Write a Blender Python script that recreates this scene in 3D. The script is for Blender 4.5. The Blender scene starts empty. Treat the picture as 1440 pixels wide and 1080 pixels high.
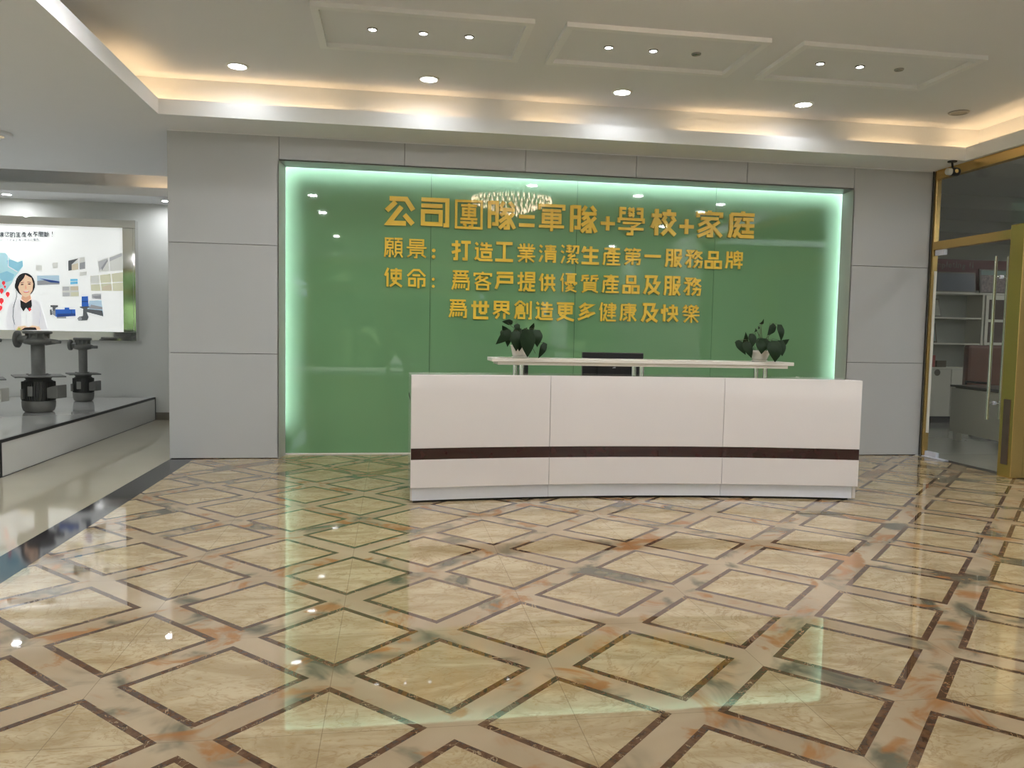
import bpy, bmesh, math, random
from mathutils import Vector, Matrix
random.seed(7)
scene = bpy.context.scene
COL = scene.collection

# ------------------------------------------------------------------ camera
def make_camera():
    f, yaw, pitch, roll = 1102.4, 0.1525, 0.0641, -0.0190
    cd = bpy.data.cameras.new('camera')
    cd.sensor_fit = 'HORIZONTAL'
    cd.sensor_width = 36.0
    cd.lens = f * 36.0 / 1440.0
    cd.clip_start = 0.05
    cd.clip_end = 200
    o = bpy.data.objects.new('camera', cd)
    COL.objects.link(o)
    fwd = Vector((math.sin(yaw) * math.cos(pitch), math.cos(yaw) * math.cos(pitch), -math.sin(pitch)))
    r0 = Vector((math.cos(yaw), -math.sin(yaw), 0))
    d0 = fwd.cross(r0)
    r = math.cos(roll) * r0 + math.sin(roll) * d0
    d = -math.sin(roll) * r0 + math.cos(roll) * d0
    m = Matrix((r, -d, -fwd)).transposed().to_4x4()
    m.translation = Vector((-0.598, -2.789, 1.2357))
    o.matrix_world = m
    scene.camera = o
make_camera()

# ------------------------------------------------------------------ light level
scene.view_settings.view_transform = 'Standard'
scene.view_settings.look = 'None'
scene.view_settings.gamma = 1.0
scene.view_settings.use_curve_mapping = False
scene.view_settings.exposure = 0.0
DAY = 3.2            # daylight outside the glass front
LAMP = 450.0         # ceiling lamps
LAMP_SOFT = 72.0     # the dimmer row next to the cove
COVE = 13.0           # warm cove strips
LEDW = 66.0           # cool strips round the green glass
BOXW = 0.51          # light box
w = bpy.data.worlds.new('world')
scene.world = w
w.use_nodes = True
bg = w.node_tree.nodes['Background']
bg.inputs['Color'].default_value = (0.80, 0.90, 1.0, 1)
bg.inputs['Strength'].default_value = DAY
sun = bpy.data.lights.new('sun', 'SUN'); sun.energy = 14.0; sun.angle = 0.01; sun.color = (1.0, 0.95, 0.86)
so = bpy.data.objects.new('sun', sun); COL.objects.link(so)
so.rotation_euler = Vector((-0.74, -0.16, -0.65)).to_track_quat('-Z', 'Y').to_euler()

# ------------------------------------------------------------------ materials
def newmat(name):
    m = bpy.data.materials.new(name)
    m.use_nodes = True
    nt = m.node_tree
    return m, nt, nt.nodes['Principled BSDF']

def pbr(name, col, rough=0.5, metal=0.0, spec=0.5, coat=0.0, emit=None, es=0.0, noise=0.0, nscale=8.0, bump=0.0, bscale=200.0):
    m, nt, b = newmat(name)
    b.inputs['Base Color'].default_value = (*col, 1)
    b.inputs['Roughness'].default_value = rough
    b.inputs['Metallic'].default_value = metal
    b.inputs['Specular IOR Level'].default_value = spec
    b.inputs['Coat Weight'].default_value = coat
    b.inputs['Coat Roughness'].default_value = 0.03
    if emit:
        b.inputs['Emission Color'].default_value = (*emit, 1)
        b.inputs['Emission Strength'].default_value = es
    tc = nt.nodes.new('ShaderNodeTexCoord')
    if noise > 0:
        n = nt.nodes.new('ShaderNodeTexNoise')
        n.inputs['Scale'].default_value = nscale
        n.inputs['Detail'].default_value = 4
        nt.links.new(tc.outputs['Object'], n.inputs['Vector'])
        r = nt.nodes.new('ShaderNodeMix'); r.data_type = 'RGBA'
        r.inputs['A'].default_value = (*[c * (1 - noise) for c in col], 1)
        r.inputs['B'].default_value = (*[min(1, c * (1 + noise)) for c in col], 1)
        nt.links.new(n.outputs['Fac'], r.inputs['Factor'])
        nt.links.new(r.outputs['Result'], b.inputs['Base Color'])
    if bump > 0:
        n2 = nt.nodes.new('ShaderNodeTexNoise')
        n2.inputs['Scale'].default_value = bscale
        nt.links.new(tc.outputs['Object'], n2.inputs['Vector'])
        bp = nt.nodes.new('ShaderNodeBump')
        bp.inputs['Strength'].default_value = bump
        bp.inputs['Distance'].default_value = 0.002
        nt.links.new(n2.outputs['Fac'], bp.inputs['Height'])
        nt.links.new(bp.outputs['Normal'], b.inputs['Normal'])
    return m

def glassmat(name, tint, ior=1.5):
    m = bpy.data.materials.new(name); m.use_nodes = True
    nt = m.node_tree
    nt.nodes.remove(nt.nodes['Principled BSDF'])
    out = nt.nodes['Material Output']
    t = nt.nodes.new('ShaderNodeBsdfTransparent'); t.inputs['Color'].default_value = (*tint, 1)
    g = nt.nodes.new('ShaderNodeBsdfGlossy'); g.inputs['Roughness'].default_value = 0.0
    lw = nt.nodes.new('ShaderNodeLayerWeight'); lw.inputs['Blend'].default_value = 0.5
    pw = nt.nodes.new('ShaderNodeMath'); pw.operation = 'POWER'; pw.inputs[1].default_value = 5.0
    f = nt.nodes.new('ShaderNodeMath'); f.operation = 'MULTIPLY_ADD'; f.inputs[1].default_value = 0.96; f.inputs[2].default_value = 0.04
    nt.links.new(lw.outputs['Facing'], pw.inputs[0]); nt.links.new(pw.outputs[0], f.inputs[0])
    mx = nt.nodes.new('ShaderNodeMixShader')
    nt.links.new(f.outputs[0], mx.inputs['Fac'])
    nt.links.new(t.outputs['BSDF'], mx.inputs[1])
    nt.links.new(g.outputs['BSDF'], mx.inputs[2])
    nt.links.new(mx.outputs['Shader'], out.inputs['Surface'])
    return m

def emat(name, col, s):
    return pbr(name, (0.8, 0.8, 0.8), 0.5, emit=col, es=s)

class NT:
    """tiny helper for maths in a node tree"""
    def __init__(self, nt): self.nt = nt
    def n(self, t, **kw):
        x = self.nt.nodes.new(t)
        for k, v in kw.items(): setattr(x, k, v)
        return x
    def m(self, op, a, b=None, c=None):
        x = self.nt.nodes.new('ShaderNodeMath'); x.operation = op
        for i, v in enumerate((a, b, c)):
            if v is None: continue
            if isinstance(v, (int, float)): x.inputs[i].default_value = v
            else: self.nt.links.new(v, x.inputs[i])
        return x.outputs[0]
    def mix(self, fac, a, b):
        x = self.nt.nodes.new('ShaderNodeMix'); x.data_type = 'RGBA'
        for k, v in (('Factor', fac), ('A', a), ('B', b)):
            if isinstance(v, (int, float)): x.inputs[k].default_value = v
            elif isinstance(v, tuple): x.inputs[k].default_value = (*v, 1)
            else: self.nt.links.new(v, x.inputs[k])
        return x.outputs['Result']
    def noise(self, vec, scale, detail=4, rough=0.5, dist=0.0):
        x = self.nt.nodes.new('ShaderNodeTexNoise')
        x.inputs['Scale'].default_value = scale; x.inputs['Detail'].default_value = detail
        x.inputs['Roughness'].default_value = rough; x.inputs['Distortion'].default_value = dist
        self.nt.links.new(vec, x.inputs['Vector'])
        return x.outputs['Fac']
    def ramp(self, fac, lo, hi):
        x = self.nt.nodes.new('ShaderNodeMapRange'); x.interpolation_type = 'SMOOTHSTEP'
        x.inputs['From Min'].default_value = lo; x.inputs['From Max'].default_value = hi
        self.nt.links.new(fac, x.inputs['Value'])
        return x.outputs['Result']

def marble_floor():
    m, nt, b = newmat('marble_floor_tiles')
    h = NT(nt)
    tc = h.n('ShaderNodeTexCoord')
    P = tc.outputs['Object']
    sep = h.n('ShaderNodeSeparateXYZ'); nt.links.new(P, sep.inputs[0])
    x, y = sep.outputs['X'], sep.outputs['Y']
    s2 = 1 / math.sqrt(2); p = 0.8 * s2
    u = h.m('MULTIPLY', h.m('ADD', x, y), s2 / p)
    v = h.m('MULTIPLY', h.m('SUBTRACT', y, x), s2 / p)
    fu = h.m('FRACT', u); fv = h.m('FRACT', v)
    iu = h.m('FLOOR', u); iv = h.m('FLOOR', v)
    du = h.m('MULTIPLY', h.m('ABSOLUTE', h.m('SUBTRACT', fu, 0.5)), p)
    dv = h.m('MULTIPLY', h.m('ABSOLUTE', h.m('SUBTRACT', fv, 0.5)), p)
    d = h.m('MAXIMUM', du, dv)
    field = h.m('LESS_THAN', d, 0.201)
    inner = h.m('LESS_THAN', d, 0.2275)
    # random shift per slab
    comb = h.n('ShaderNodeCombineXYZ'); nt.links.new(iu, comb.inputs[0]); nt.links.new(iv, comb.inputs[1])
    wn = h.n('ShaderNodeTexWhiteNoise'); nt.links.new(comb.outputs[0], wn.inputs['Vector'])
    sc = h.n('ShaderNodeVectorMath', operation='SCALE'); nt.links.new(wn.outputs['Color'], sc.inputs[0]); sc.inputs['Scale'].default_value = 30
    ad = h.n('ShaderNodeVectorMath', operation='ADD'); nt.links.new(P, ad.inputs[0]); nt.links.new(sc.outputs[0], ad.inputs[1])
    Q = ad.outputs[0]
    # stretch veins along x
    mp = h.n('ShaderNodeMapping'); nt.links.new(Q, mp.inputs['Vector'])
    mp.inputs['Scale'].default_value = (1.0, 2.1, 1.0); mp.inputs['Rotation'].default_value = (0, 0, 0.35)
    Qs = mp.outputs['Vector']
    n1 = h.noise(Qs, 2.6, 6, 0.6, 1.2)
    n2 = h.noise(Qs, 12.0, 6, 0.65, 2.2)
    c = h.mix(h.ramp(n1, 0.33, 0.66), (0.40, 0.298, 0.165), (0.56, 0.45, 0.285))
    c = h.mix(h.m('MULTIPLY', h.ramp(n2, 0.50, 0.72), 0.7), c, (0.36, 0.23, 0.09))
    # thin veins
    n3 = h.noise(Q, 3.2, 5, 0.65, 1.5)
    vein = h.m('SUBTRACT', 1.0, h.ramp(h.m('ABSOLUTE', h.m('SUBTRACT', n3, 0.5)), 0.0, 0.022))
    c = h.mix(h.m('MULTIPLY', vein, 0.65), c, (0.36, 0.25, 0.13))
    # border strips: greyer, pinkish, with grey-green and rust clouds
    b1 = h.noise(P, 1.7, 3, 0.5, 0.6)
    bc = h.mix(h.ramp(b1, 0.3, 0.7), (0.385, 0.285, 0.178), (0.50, 0.39, 0.262))
    b2 = h.noise(P, 2.9, 4, 0.5, 0.8)
    bc = h.mix(h.m('MULTIPLY', h.ramp(b2, 0.51, 0.68), 0.95), bc, (0.105, 0.105, 0.072))
    mp2 = h.n('ShaderNodeMapping'); nt.links.new(P, mp2.inputs['Vector']); mp2.inputs['Location'].default_value = (5.3, 2.7, 0)
    b3 = h.noise(mp2.outputs[0], 3.3, 4, 0.55, 1.2)
    bc = h.mix(h.m('MULTIPLY', h.ramp(b3, 0.525, 0.66), 0.8), bc, (0.37, 0.155, 0.042))
    # dark brown band with pale flecks
    d1 = h.noise(P, 22, 4, 0.6)
    dc = h.mix(h.ramp(d1, 0.35, 0.7), (0.085, 0.042, 0.022), (0.16, 0.085, 0.045))
    d2 = h.noise(P, 7.0, 4, 0.6, 1.0)
    fl = h.m('SUBTRACT', 1.0, h.ramp(h.m('ABSOLUTE', h.m('SUBTRACT', d2, 0.56)), 0.0, 0.008))
    dc = h.mix(h.m('MULTIPLY', fl, 0.7), dc, (0.60, 0.45, 0.28))
    col = h.mix(inner, bc, dc)
    col = h.mix(field, col, c)
    # slab joints every 0.8 m
    jx = h.m('ABSOLUTE', h.m('SUBTRACT', h.m('FRACT', h.m('DIVIDE', x, 0.8)), 0.0))
    jx = h.m('MINIMUM', jx, h.m('SUBTRACT', 1.0, jx))
    jy = h.m('FRACT', h.m('DIVIDE', h.m('ADD', y, 0.4), 0.8))
    jy = h.m('MINIMUM', jy, h.m('SUBTRACT', 1.0, jy))
    j = h.m('LESS_THAN', h.m('MINIMUM', jx, jy), 0.0018)
    col = h.mix(h.m('MULTIPLY', j, 0.55), col, (0.20, 0.14, 0.08))
    nt.links.new(col, b.inputs['Base Color'])
    b.inputs['Roughness'].default_value = 0.022
    b.inputs['Specular IOR Level'].default_value = 1.0
    # gentle unevenness from slab to slab
    wv = h.noise(P, 1.1, 1, 0.4)
    bp = h.n('ShaderNodeBump'); bp.inputs['Strength'].default_value = 0.05; bp.inputs['Distance'].default_value = 0.02
    nt.links.new(wv, bp.inputs['Height']); nt.links.new(bp.outputs['Normal'], b.inputs['Normal'])
    return m

M = {}
M['floor'] = marble_floor()
M['pale_tile'] = pbr('pale_floor_tile', (0.50, 0.46, 0.36), 0.05, spec=0.6, noise=0.05, nscale=3)
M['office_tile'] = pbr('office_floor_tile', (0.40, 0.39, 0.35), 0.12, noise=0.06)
M['black_stone'] = pbr('black_stone', (0.03, 0.026, 0.03), 0.06, spec=0.3, noise=0.25, nscale=30)
M['ceiling'] = pbr('ceiling_paint', (0.755, 0.765, 0.785), 0.8, noise=0.015, nscale=2)
M['white_paint'] = pbr('white_paint', (0.84, 0.85, 0.86), 0.7, noise=0.012)
M['wall_grey'] = pbr('wall_paint_grey', (0.68, 0.69, 0.67), 0.6, noise=0.02, nscale=3)
M['panel'] = pbr('aluminium_panel', (0.515, 0.525, 0.54), 0.36, metal=0.0, spec=0.45, noise=0.015, nscale=1.5)
M['reveal'] = pbr('reveal_panel_shaded', (0.26, 0.245, 0.235), 0.35, noise=0.02)  # darker copy for the head, its shade put into the colour
M['reveal_side'] = pbr('reveal_panel_lit', (0.46, 0.45, 0.42), 0.35, noise=0.02)  # lighter copy for the sides, the light on them put into the colour
M['seam'] = pbr('dark_seam', (0.02, 0.02, 0.02), 0.8)
M['green'] = pbr('green_glass', (0.18, 0.36, 0.185), 0.02, spec=0.5, coat=0.6, noise=0.012, nscale=0.6)
M['green_edge'] = pbr('glass_edge', (0.03, 0.08, 0.04), 0.3)
M['gold_letter'] = pbr('gold_letter', (0.96, 0.64, 0.07), 0.30, metal=0.0, coat=0.4, noise=0.05, nscale=12)
M['gold'] = pbr('gold_metal', (0.66, 0.45, 0.17), 0.25, metal=0.85, noise=0.04, nscale=4)
M['cream'] = pbr('cream_lacquer', (0.85, 0.80, 0.81), 0.10, spec=0.5, coat=0.5, noise=0.01, nscale=2)
M['wood'] = pbr('dark_red_wood', (0.035, 0.008, 0.010), 0.12, coat=0.4, noise=0.5, nscale=14)
M['steel'] = pbr('brushed_steel', (0.84, 0.86, 0.98), 0.32, metal=0.2, noise=0.03, nscale=30)
M['chrome'] = pbr('chrome', (0.78, 0.77, 0.74), 0.1, metal=1.0)
M['mirror'] = pbr('mirror_steel', (0.80, 0.80, 0.78), 0.06, metal=1.0, bump=0.15, bscale=3)
M['white_shelf'] = pbr('shelf_lacquer', (0.80, 0.77, 0.72), 0.25, noise=0.01)
M['pot'] = pbr('pot_ceramic', (0.80, 0.78, 0.72), 0.25, noise=0.02)
M['leaf'] = pbr('leaf_green', (0.010, 0.024, 0.009), 0.5, spec=0.15, noise=0.35, nscale=30)
M['stem'] = pbr('stem_brown', (0.06, 0.07, 0.03), 0.6)
M['black'] = pbr('black_plastic', (0.012, 0.012, 0.014), 0.4, noise=0.1)
M['screen_logo'] = pbr('pale_print', (0.30, 0.30, 0.32), 0.5)
M['pump'] = pbr('pump_grey', (0.15, 0.155, 0.148), 0.45, metal=0.2, noise=0.18, nscale=25, bump=0.1)
M['pump_dark'] = pbr('pump_dark', (0.06, 0.062, 0.058), 0.5, noise=0.2, nscale=25)
M['pump_cover'] = pbr('pump_cover', (0.17, 0.17, 0.16), 0.5, noise=0.15, nscale=15)
M['plate'] = pbr('name_plate', (0.25, 0.25, 0.24), 0.4, metal=0.3)
M['box_grey'] = pbr('terminal_box_grey', (0.50, 0.50, 0.46), 0.5, noise=0.05)
M['plinth_white'] = pbr('platform_lacquer', (0.72, 0.73, 0.72), 0.06, spec=0.6, coat=0.4, noise=0.01)
M['lamp'] = emat('lamp_diffuser', (0.97, 0.985, 1.0), LAMP)
M['lamp_soft'] = emat('lamp_diffuser_soft', (0.97, 0.985, 1.0), LAMP_SOFT)
M['lamp_mid'] = emat('lamp_diffuser_mid', (0.97, 0.985, 1.0), 230.0)
M['lamp_off'] = pbr('unlit_lamp', (0.22, 0.20, 0.15), 0.4)
M['moulding'] = pbr('moulding_paint_lit', (0.80, 0.81, 0.82), 0.6, noise=0.01)  # ceiling paint made lighter to stand for light on the frame faces
M['lamp_ring'] = pbr('lamp_ring', (0.30, 0.30, 0.28), 0.3, metal=0.5)
M['white_ring'] = pbr('white_lamp_ring', (0.78, 0.78, 0.74), 0.4)
M['cove'] = emat('warm_strip', (1.0, 0.66, 0.34), COVE)
M['led'] = emat('cool_strip', (0.92, 0.82, 1.15), LEDW)
M['pane'] = glassmat('clear_glass', (0.94, 0.955, 0.94))
M['pane_out'] = glassmat('front_glass', (0.9, 0.93, 0.92))
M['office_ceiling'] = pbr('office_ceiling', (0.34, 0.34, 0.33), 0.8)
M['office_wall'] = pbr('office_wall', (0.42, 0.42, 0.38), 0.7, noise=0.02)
M['cabinet'] = pbr('cabinet_white', (0.62, 0.60, 0.52), 0.35, noise=0.02)
M['cab_back'] = pbr('cabinet_back', (0.36, 0.37, 0.33), 0.6, noise=0.03)
M['dark_glass'] = pbr('cabinet_glass', (0.10, 0.075, 0.065), 0.08, noise=0.3, nscale=6)
M['maroon'] = pbr('maroon_print', (0.20, 0.07, 0.065), 0.5, noise=0.1)
M['navy'] = pbr('navy_print', (0.045, 0.055, 0.075), 0.4, noise=0.3, nscale=5)
M['crowd'] = pbr('crowd_print', (0.22, 0.17, 0.16), 0.5, noise=0.9, nscale=28)
M['crowd_sky'] = pbr('crowd_print_sky', (0.20, 0.27, 0.24), 0.5, noise=0.2, nscale=10)
M['brown_leather'] = pbr('brown_leather', (0.16, 0.07, 0.045), 0.45, noise=0.15)
M['desk_top'] = pbr('office_desk_top', (0.10, 0.10, 0.085), 0.3)
M['photo'] = pbr('framed_photo', (0.30, 0.30, 0.22), 0.4, noise=0.5, nscale=12)
M['dark_frame'] = pbr('dark_frame', (0.10, 0.08, 0.05), 0.4)
M['red'] = pbr('red_card', (0.35, 0.05, 0.05), 0.5)
M['asphalt'] = pbr('forecourt_paving', (0.50, 0.48, 0.45), 0.8, noise=0.1)
M['tree'] = pbr('tree_leaves', (0.12, 0.19, 0.06), 0.7, noise=0.5, nscale=6)
M['trunk'] = pbr('tree_bark', (0.12, 0.08, 0.05), 0.8)
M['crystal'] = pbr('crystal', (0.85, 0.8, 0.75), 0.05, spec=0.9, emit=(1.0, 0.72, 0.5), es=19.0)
M['baseboard'] = pbr('baseboard_tile', (0.20, 0.18, 0.15), 0.2)

# ------------------------------------------------------------------ mesh helpers
class MB:
    def __init__(self): self.v = []; self.f = []; self.mi = []; self.sm = []
    def add(self, vs, fs, mi=0, smooth=False):
        k = len(self.v); self.v += [tuple(a) for a in vs]
        for f in fs:
            self.f.append(tuple(i + k for i in f)); self.mi.append(mi); self.sm.append(smooth)
    def box(self, x0, x1, y0, y1, z0, z1, mi=0):
        vs = [(x, y, z) for z in (z0, z1) for y in (y0, y1) for x in (x0, x1)]
        self.add(vs, [(0, 2, 3, 1), (4, 5, 7, 6), (0, 1, 5, 4), (2, 6, 7, 3), (0, 4, 6, 2), (1, 3, 7, 5)], mi)
        return self
    def hexa(self, bot, top, mi=0):
        self.add(list(bot) + list(top), [(3, 2, 1, 0), (4, 5, 6, 7), (0, 1, 5, 4), (1, 2, 6, 5), (2, 3, 7, 6), (3, 0, 4, 7)], mi)
        return self
    def prism(self, pts, z0, z1, mi=0):
        n = len(pts)
        vs = [(x, y, z0) for x, y in pts] + [(x, y, z1) for x, y in pts]
        fs = [tuple(range(n - 1, -1, -1)), tuple(range(n, 2 * n))] + [(i, (i + 1) % n, n + (i + 1) % n, n + i) for i in range(n)]
        self.add(vs, fs, mi); return self
    def xprism(self, pts, y0, y1, mi=0):
        """outline in x,z extruded along y"""
        n = len(pts)
        vs = [(x, y0, z) for x, z in pts] + [(x, y1, z) for x, z in pts]
        fs = [tuple(range(n)), tuple(range(2 * n - 1, n - 1, -1))] + [(i, n + i, n + (i + 1) % n, (i + 1) % n) for i in range(n)]
        self.add(vs, fs, mi); return self
    def lathe(self, c, prof, seg=24, mi=0, axis='z', smooth=True, cap=True):
        def P(r, h, a):
            q = (r * math.cos(a), r * math.sin(a))
            if axis == 'z': return (c[0] + q[0], c[1] + q[1], c[2] + h)
            if axis == 'y': return (c[0] + q[0], c[1] + h, c[2] + q[1])
            return (c[0] + h, c[1] + q[0], c[2] + q[1])
        vs = [P(r, h, 2 * math.pi * k / seg) for r, h in prof for k in range(seg)]
        fs = []
        for i in range(len(prof) - 1):
            for k in range(seg):
                a, b2 = i * seg + k, i * seg + (k + 1) % seg
                fs.append((a, b2, b2 + seg, a + seg))
        self.add(vs, fs, mi, smooth)
        if cap:
            n = len(prof)
            self.add(vs[:seg], [tuple(range(seg - 1, -1, -1))], mi)
            self.add(vs[(n - 1) * seg:], [tuple(range(seg))], mi)
        return self
    def tube(self, pts, r, seg=10, mi=0):
        pts = [Vector(p) for p in pts]
        rings = []
        for i, p in enumerate(pts):
            t = (pts[min(i + 1, len(pts) - 1)] - pts[max(i - 1, 0)]).normalized()
            a = t.cross(Vector((0, 0, 1)))
            if a.length < 1e-3: a = t.cross(Vector((0, 1, 0)))
            a.normalize(); b = t.cross(a)
            rr = r[i] if isinstance(r, (list, tuple)) else r
            rings.append([p + rr * (math.cos(2 * math.pi * k / seg) * a + math.sin(2 * math.pi * k / seg) * b) for k in range(seg)])
        vs = [q for R_ in rings for q in R_]
        fs = [(i * seg + k, i * seg + (k + 1) % seg, (i + 1) * seg + (k + 1) % seg, (i + 1) * seg + k) for i in range(len(pts) - 1) for k in range(seg)]
        self.add(vs, fs, mi, True)
        self.add(rings[0], [tuple(range(seg - 1, -1, -1))], mi); self.add(rings[-1], [tuple(range(seg))], mi)
        return self
    def poly(self, pts, mi=0):
        self.add(pts, [tuple(range(len(pts)))], mi); return self
    def build(self, name, mats, parent=None, bevel=0.0, origin=None):
        me = bpy.data.meshes.new(name)
        off = Vector((0, 0, 0))
        if parent is not None: off = WORLD[parent.name]
        elif origin is not None: off = Vector(origin)
        me.from_pydata([tuple(Vector(a) - off) for a in self.v], [], self.f)
        if not isinstance(mats, (list, tuple)): mats = [mats]
        for mm in mats: me.materials.append(mm)
        for p, i, s in zip(me.polygons, self.mi, self.sm):
            p.material_index = i; p.use_smooth = s
        bm = bmesh.new(); bm.from_mesh(me)
        bmesh.ops.recalc_face_normals(bm, faces=bm.faces) if getattr(self, 'recalc', True) else None
        bm.to_mesh(me); bm.free()
        me.update()
        o = bpy.data.objects.new(name, me); COL.objects.link(o)
        if parent is not None:
            o.parent = parent
            WORLD[o.name] = off
        else:
            o.location = off
            WORLD[o.name] = off
        if bevel > 0:
            md = o.modifiers.new('bevel', 'BEVEL'); md.width = bevel; md.segments = 2; md.limit_method = 'ANGLE'
        return o
WORLD = {}

def tag(o, label, cat, group=None, kind=None):
    o['label'] = label; o['category'] = cat
    if group: o['group'] = group
    if kind: o['kind'] = kind
    return o
def thing(name, loc, label, cat, group=None):
    o = bpy.data.objects.new(name, None); COL.objects.link(o)
    o.location = loc; o.empty_display_size = 0.1
    WORLD[o.name] = Vector(loc)
    return tag(o, label, cat, group)
def struct(o):
    o['kind'] = 'structure'; return o
def copy_tree(root, loc, label, group=None):
    r = root.copy(); COL.objects.link(r); r.location = loc; r['label'] = label
    if group: r['group'] = group
    for ch in list(root.children):
        c = ch.copy(); COL.objects.link(c); c.parent = r
        for g in list(ch.children):
            d = g.copy(); COL.objects.link(d); d.parent = c
    return r

# ------------------------------------------------------------------ setting
H1, H2 = 3.042, 3.38
YW = 4.92                      # face of the panelled wall
XL = -2.657                    # its left end
XP = 5.11                      # glass partition on the right
NX0, NX1, NZ = -1.662, 4.178, 2.813   # niche opening
YB = -7.0                      # glass front behind the camera

struct(MB().box(-2.435, 5.06, YB, 5.30, -0.06, 0).build('floor', M['floor']))
struct(MB().box(-9.0, -2.650, YB, 8.25, -0.06, 0).build('floor_left', M['pale_tile']))
struct(MB().box(-2.650, -2.435, YB, 5.30, -0.06, 0.0005).build('trim_1', M['black_stone']))
struct(MB().box(5.06, 5.16, YB, 4.92, -0.06, 0.0008).build('trim_2', M['black_stone']))
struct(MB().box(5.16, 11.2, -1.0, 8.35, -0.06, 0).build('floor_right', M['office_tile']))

# panelled wall: backing, cladding panels with open joints
s = MB()
s.box(XL + .01, XP, 5.20, 5.34, 0, 3.30)                      # backing behind the green glass
s.box(XL + .01, -1.92, YW + .03, 5.20, 0, 3.041)
s.box(4.47, XP - .005, YW + .03, 5.20, 0, 3.041)
s.box(-1.92, 4.47, YW + .030, YW + .038, NZ + .02, 3.041)
s.box(-1.92, NX0 - .016, YW + .030, YW + .038, 0, NZ + .02)
s.box(NX1 + .016, 4.47, YW + .030, YW + .038, 0, NZ + .02)
wall = struct(s.build('wall_back', M['seam']))
g = 0.0022
def panel(x0, x1, z0, z1):
    o = MB().box(x0 + g, x1 - g, YW, YW + .028, z0 + g, z1 - g).build('cladding_panel', M['panel'], wall, bevel=0.0015)
    return o
Z1, Z2 = 0.999, 2.0225
for x0, x1 in ((XL, NX0), (NX1, XP - .005)):
    for z0, z1 in ((0.004, Z1), (Z1, Z2), (Z2, H1 - .004)):
        panel(x0, x1, z0, z1)
hx = [NX0, -0.496, 0.679, 1.807, 2.987, NX1]
for a, b in zip(hx, hx[1:]):
    panel(a, b, NZ, H1 - .004)
MB().box(XL, XL + .008, YW + .028, 8.2, 0, H1).build('side_panel', M['panel'], wall)
# pale bead where the cladding meets the soffit
struct(MB().box(XL, XP - .03, YW - .006, YW, H1 - .008, H1).build('trim_3', M['white_paint']))
# reveal of the niche: thin boards, slightly splayed
s = MB(); RX0, RX1, RZ, YR = -1.627, 4.172, 2.797, 5.12
s.hexa([(NX0, YW, 0), (NX0 - .012, YW, 0), (RX0 - .012, YR, 0), (RX0, YR, 0)], [(NX0, YW, NZ), (NX0 - .012, YW, NZ), (RX0 - .012, YR, RZ), (RX0, YR, RZ)])
s.hexa([(NX1 + .012, YW, 0), (NX1, YW, 0), (RX1, YR, 0), (RX1 + .012, YR, 0)], [(NX1 + .012, YW, NZ), (NX1, YW, NZ), (RX1, YR, RZ), (RX1 + .012, YR, RZ)])
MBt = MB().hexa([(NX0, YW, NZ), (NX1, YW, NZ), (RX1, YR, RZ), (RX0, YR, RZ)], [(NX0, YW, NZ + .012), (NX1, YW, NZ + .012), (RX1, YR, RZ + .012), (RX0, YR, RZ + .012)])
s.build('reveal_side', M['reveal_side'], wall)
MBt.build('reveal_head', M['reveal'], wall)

# green back-painted glass in four sheets
gx = [-1.90, -0.225, 1.267, 2.767, 4.46]
for i in range(4):
    pos = ['first sheet from the left, beside the grey panel column', 'second sheet from the left, behind the start of the gold words',
           'third sheet from the left, behind the end of the gold words', 'last sheet on the right, mostly free of words'][i]
    o = MB().box(gx[i] + .0015, gx[i + 1] - .0015, 5.17, 5.18, 0.012, 2.99).build('glass_sheet', M['green'], bevel=0.001, origin=((gx[i] + gx[i + 1]) / 2, 5.175, .012))
    tag(o, 'glossy green wall glass, ' + pos, 'glass panel', 'green glass sheets of the back wall')
struct(MB().box(-1.91, 4.47, 5.150, 5.198, 0, 0.012).build('trim_4', M['white_shelf']))
# cool strips hidden behind the reveal lip
def strip(name, a, b, mat, label, r=0.010, group=None):
    o = MB().tube([a, b], r, 8).build(name, mat, origin=a)
    return tag(o, label, 'light strip', group)
strip('led_tube', (RX0 - .10, 5.095, .28), (RX0 - .10, 5.095, 2.86), M['led'], 'cool white tube hidden behind the left edge of the green glass niche')
strip('led_tube', (RX1 + .10, 5.095, .10), (RX1 + .10, 5.095, 2.86), M['led'], 'cool white tube hidden behind the right edge of the green glass niche')
strip('led_tube', (RX0 - .06, 5.095, RZ + .10), (RX1 + .06, 5.095, RZ + .10), M['led'], 'cool white tube hidden above the green glass niche', r=.0135)

# ---------------------------------------------------------------- ceilings
struct(MB().box(-2.80, 5.26, -6.6, 4.50, H2, H2 + .05).build('ceiling', M['ceiling']))
LX, RXS, FY, BY = -2.58, 5.035, 4.385, -6.4     # inner edge of the dropped soffit
s = MB()
s.box(LX, RXS, FY, 5.20, H1, H1 + .025)
s.box(-9.0, LX, YB, 7.25, H1, H1 + .025)
s.box(RXS, 5.26, YB, 5.20, H1, H1 + .025)
s.box(LX, RXS, YB, BY, H1, H1 + .025)
# upstand lip of the cove
s.box(LX - .04, RXS + .04, FY, FY + .035, H1 + .025, H1 + .13)
s.box(LX - .035, LX, BY, FY, H1 + .025, H1 + .13)
s.box(RXS, RXS + .035, BY, FY, H1 + .025, H1 + .13)
s.box(LX, RXS, BY - .035, BY, H1 + .025, H1 + .13)
# cove walls up to the high ceiling
s.box(-2.82, 5.28, 4.50, 4.53, H1 + .025, H2)
s.box(-2.83, -2.80, -6.6, 4.53, H1 + .025, H2)
s.box(5.26, 5.29, -6.6, 4.53, H1 + .025, H2)
s.box(-2.83, 5.29, -6.63, -6.6, H1 + .025, H2)
struct(s.build('ceiling_soffit', M['white_paint']))
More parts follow.
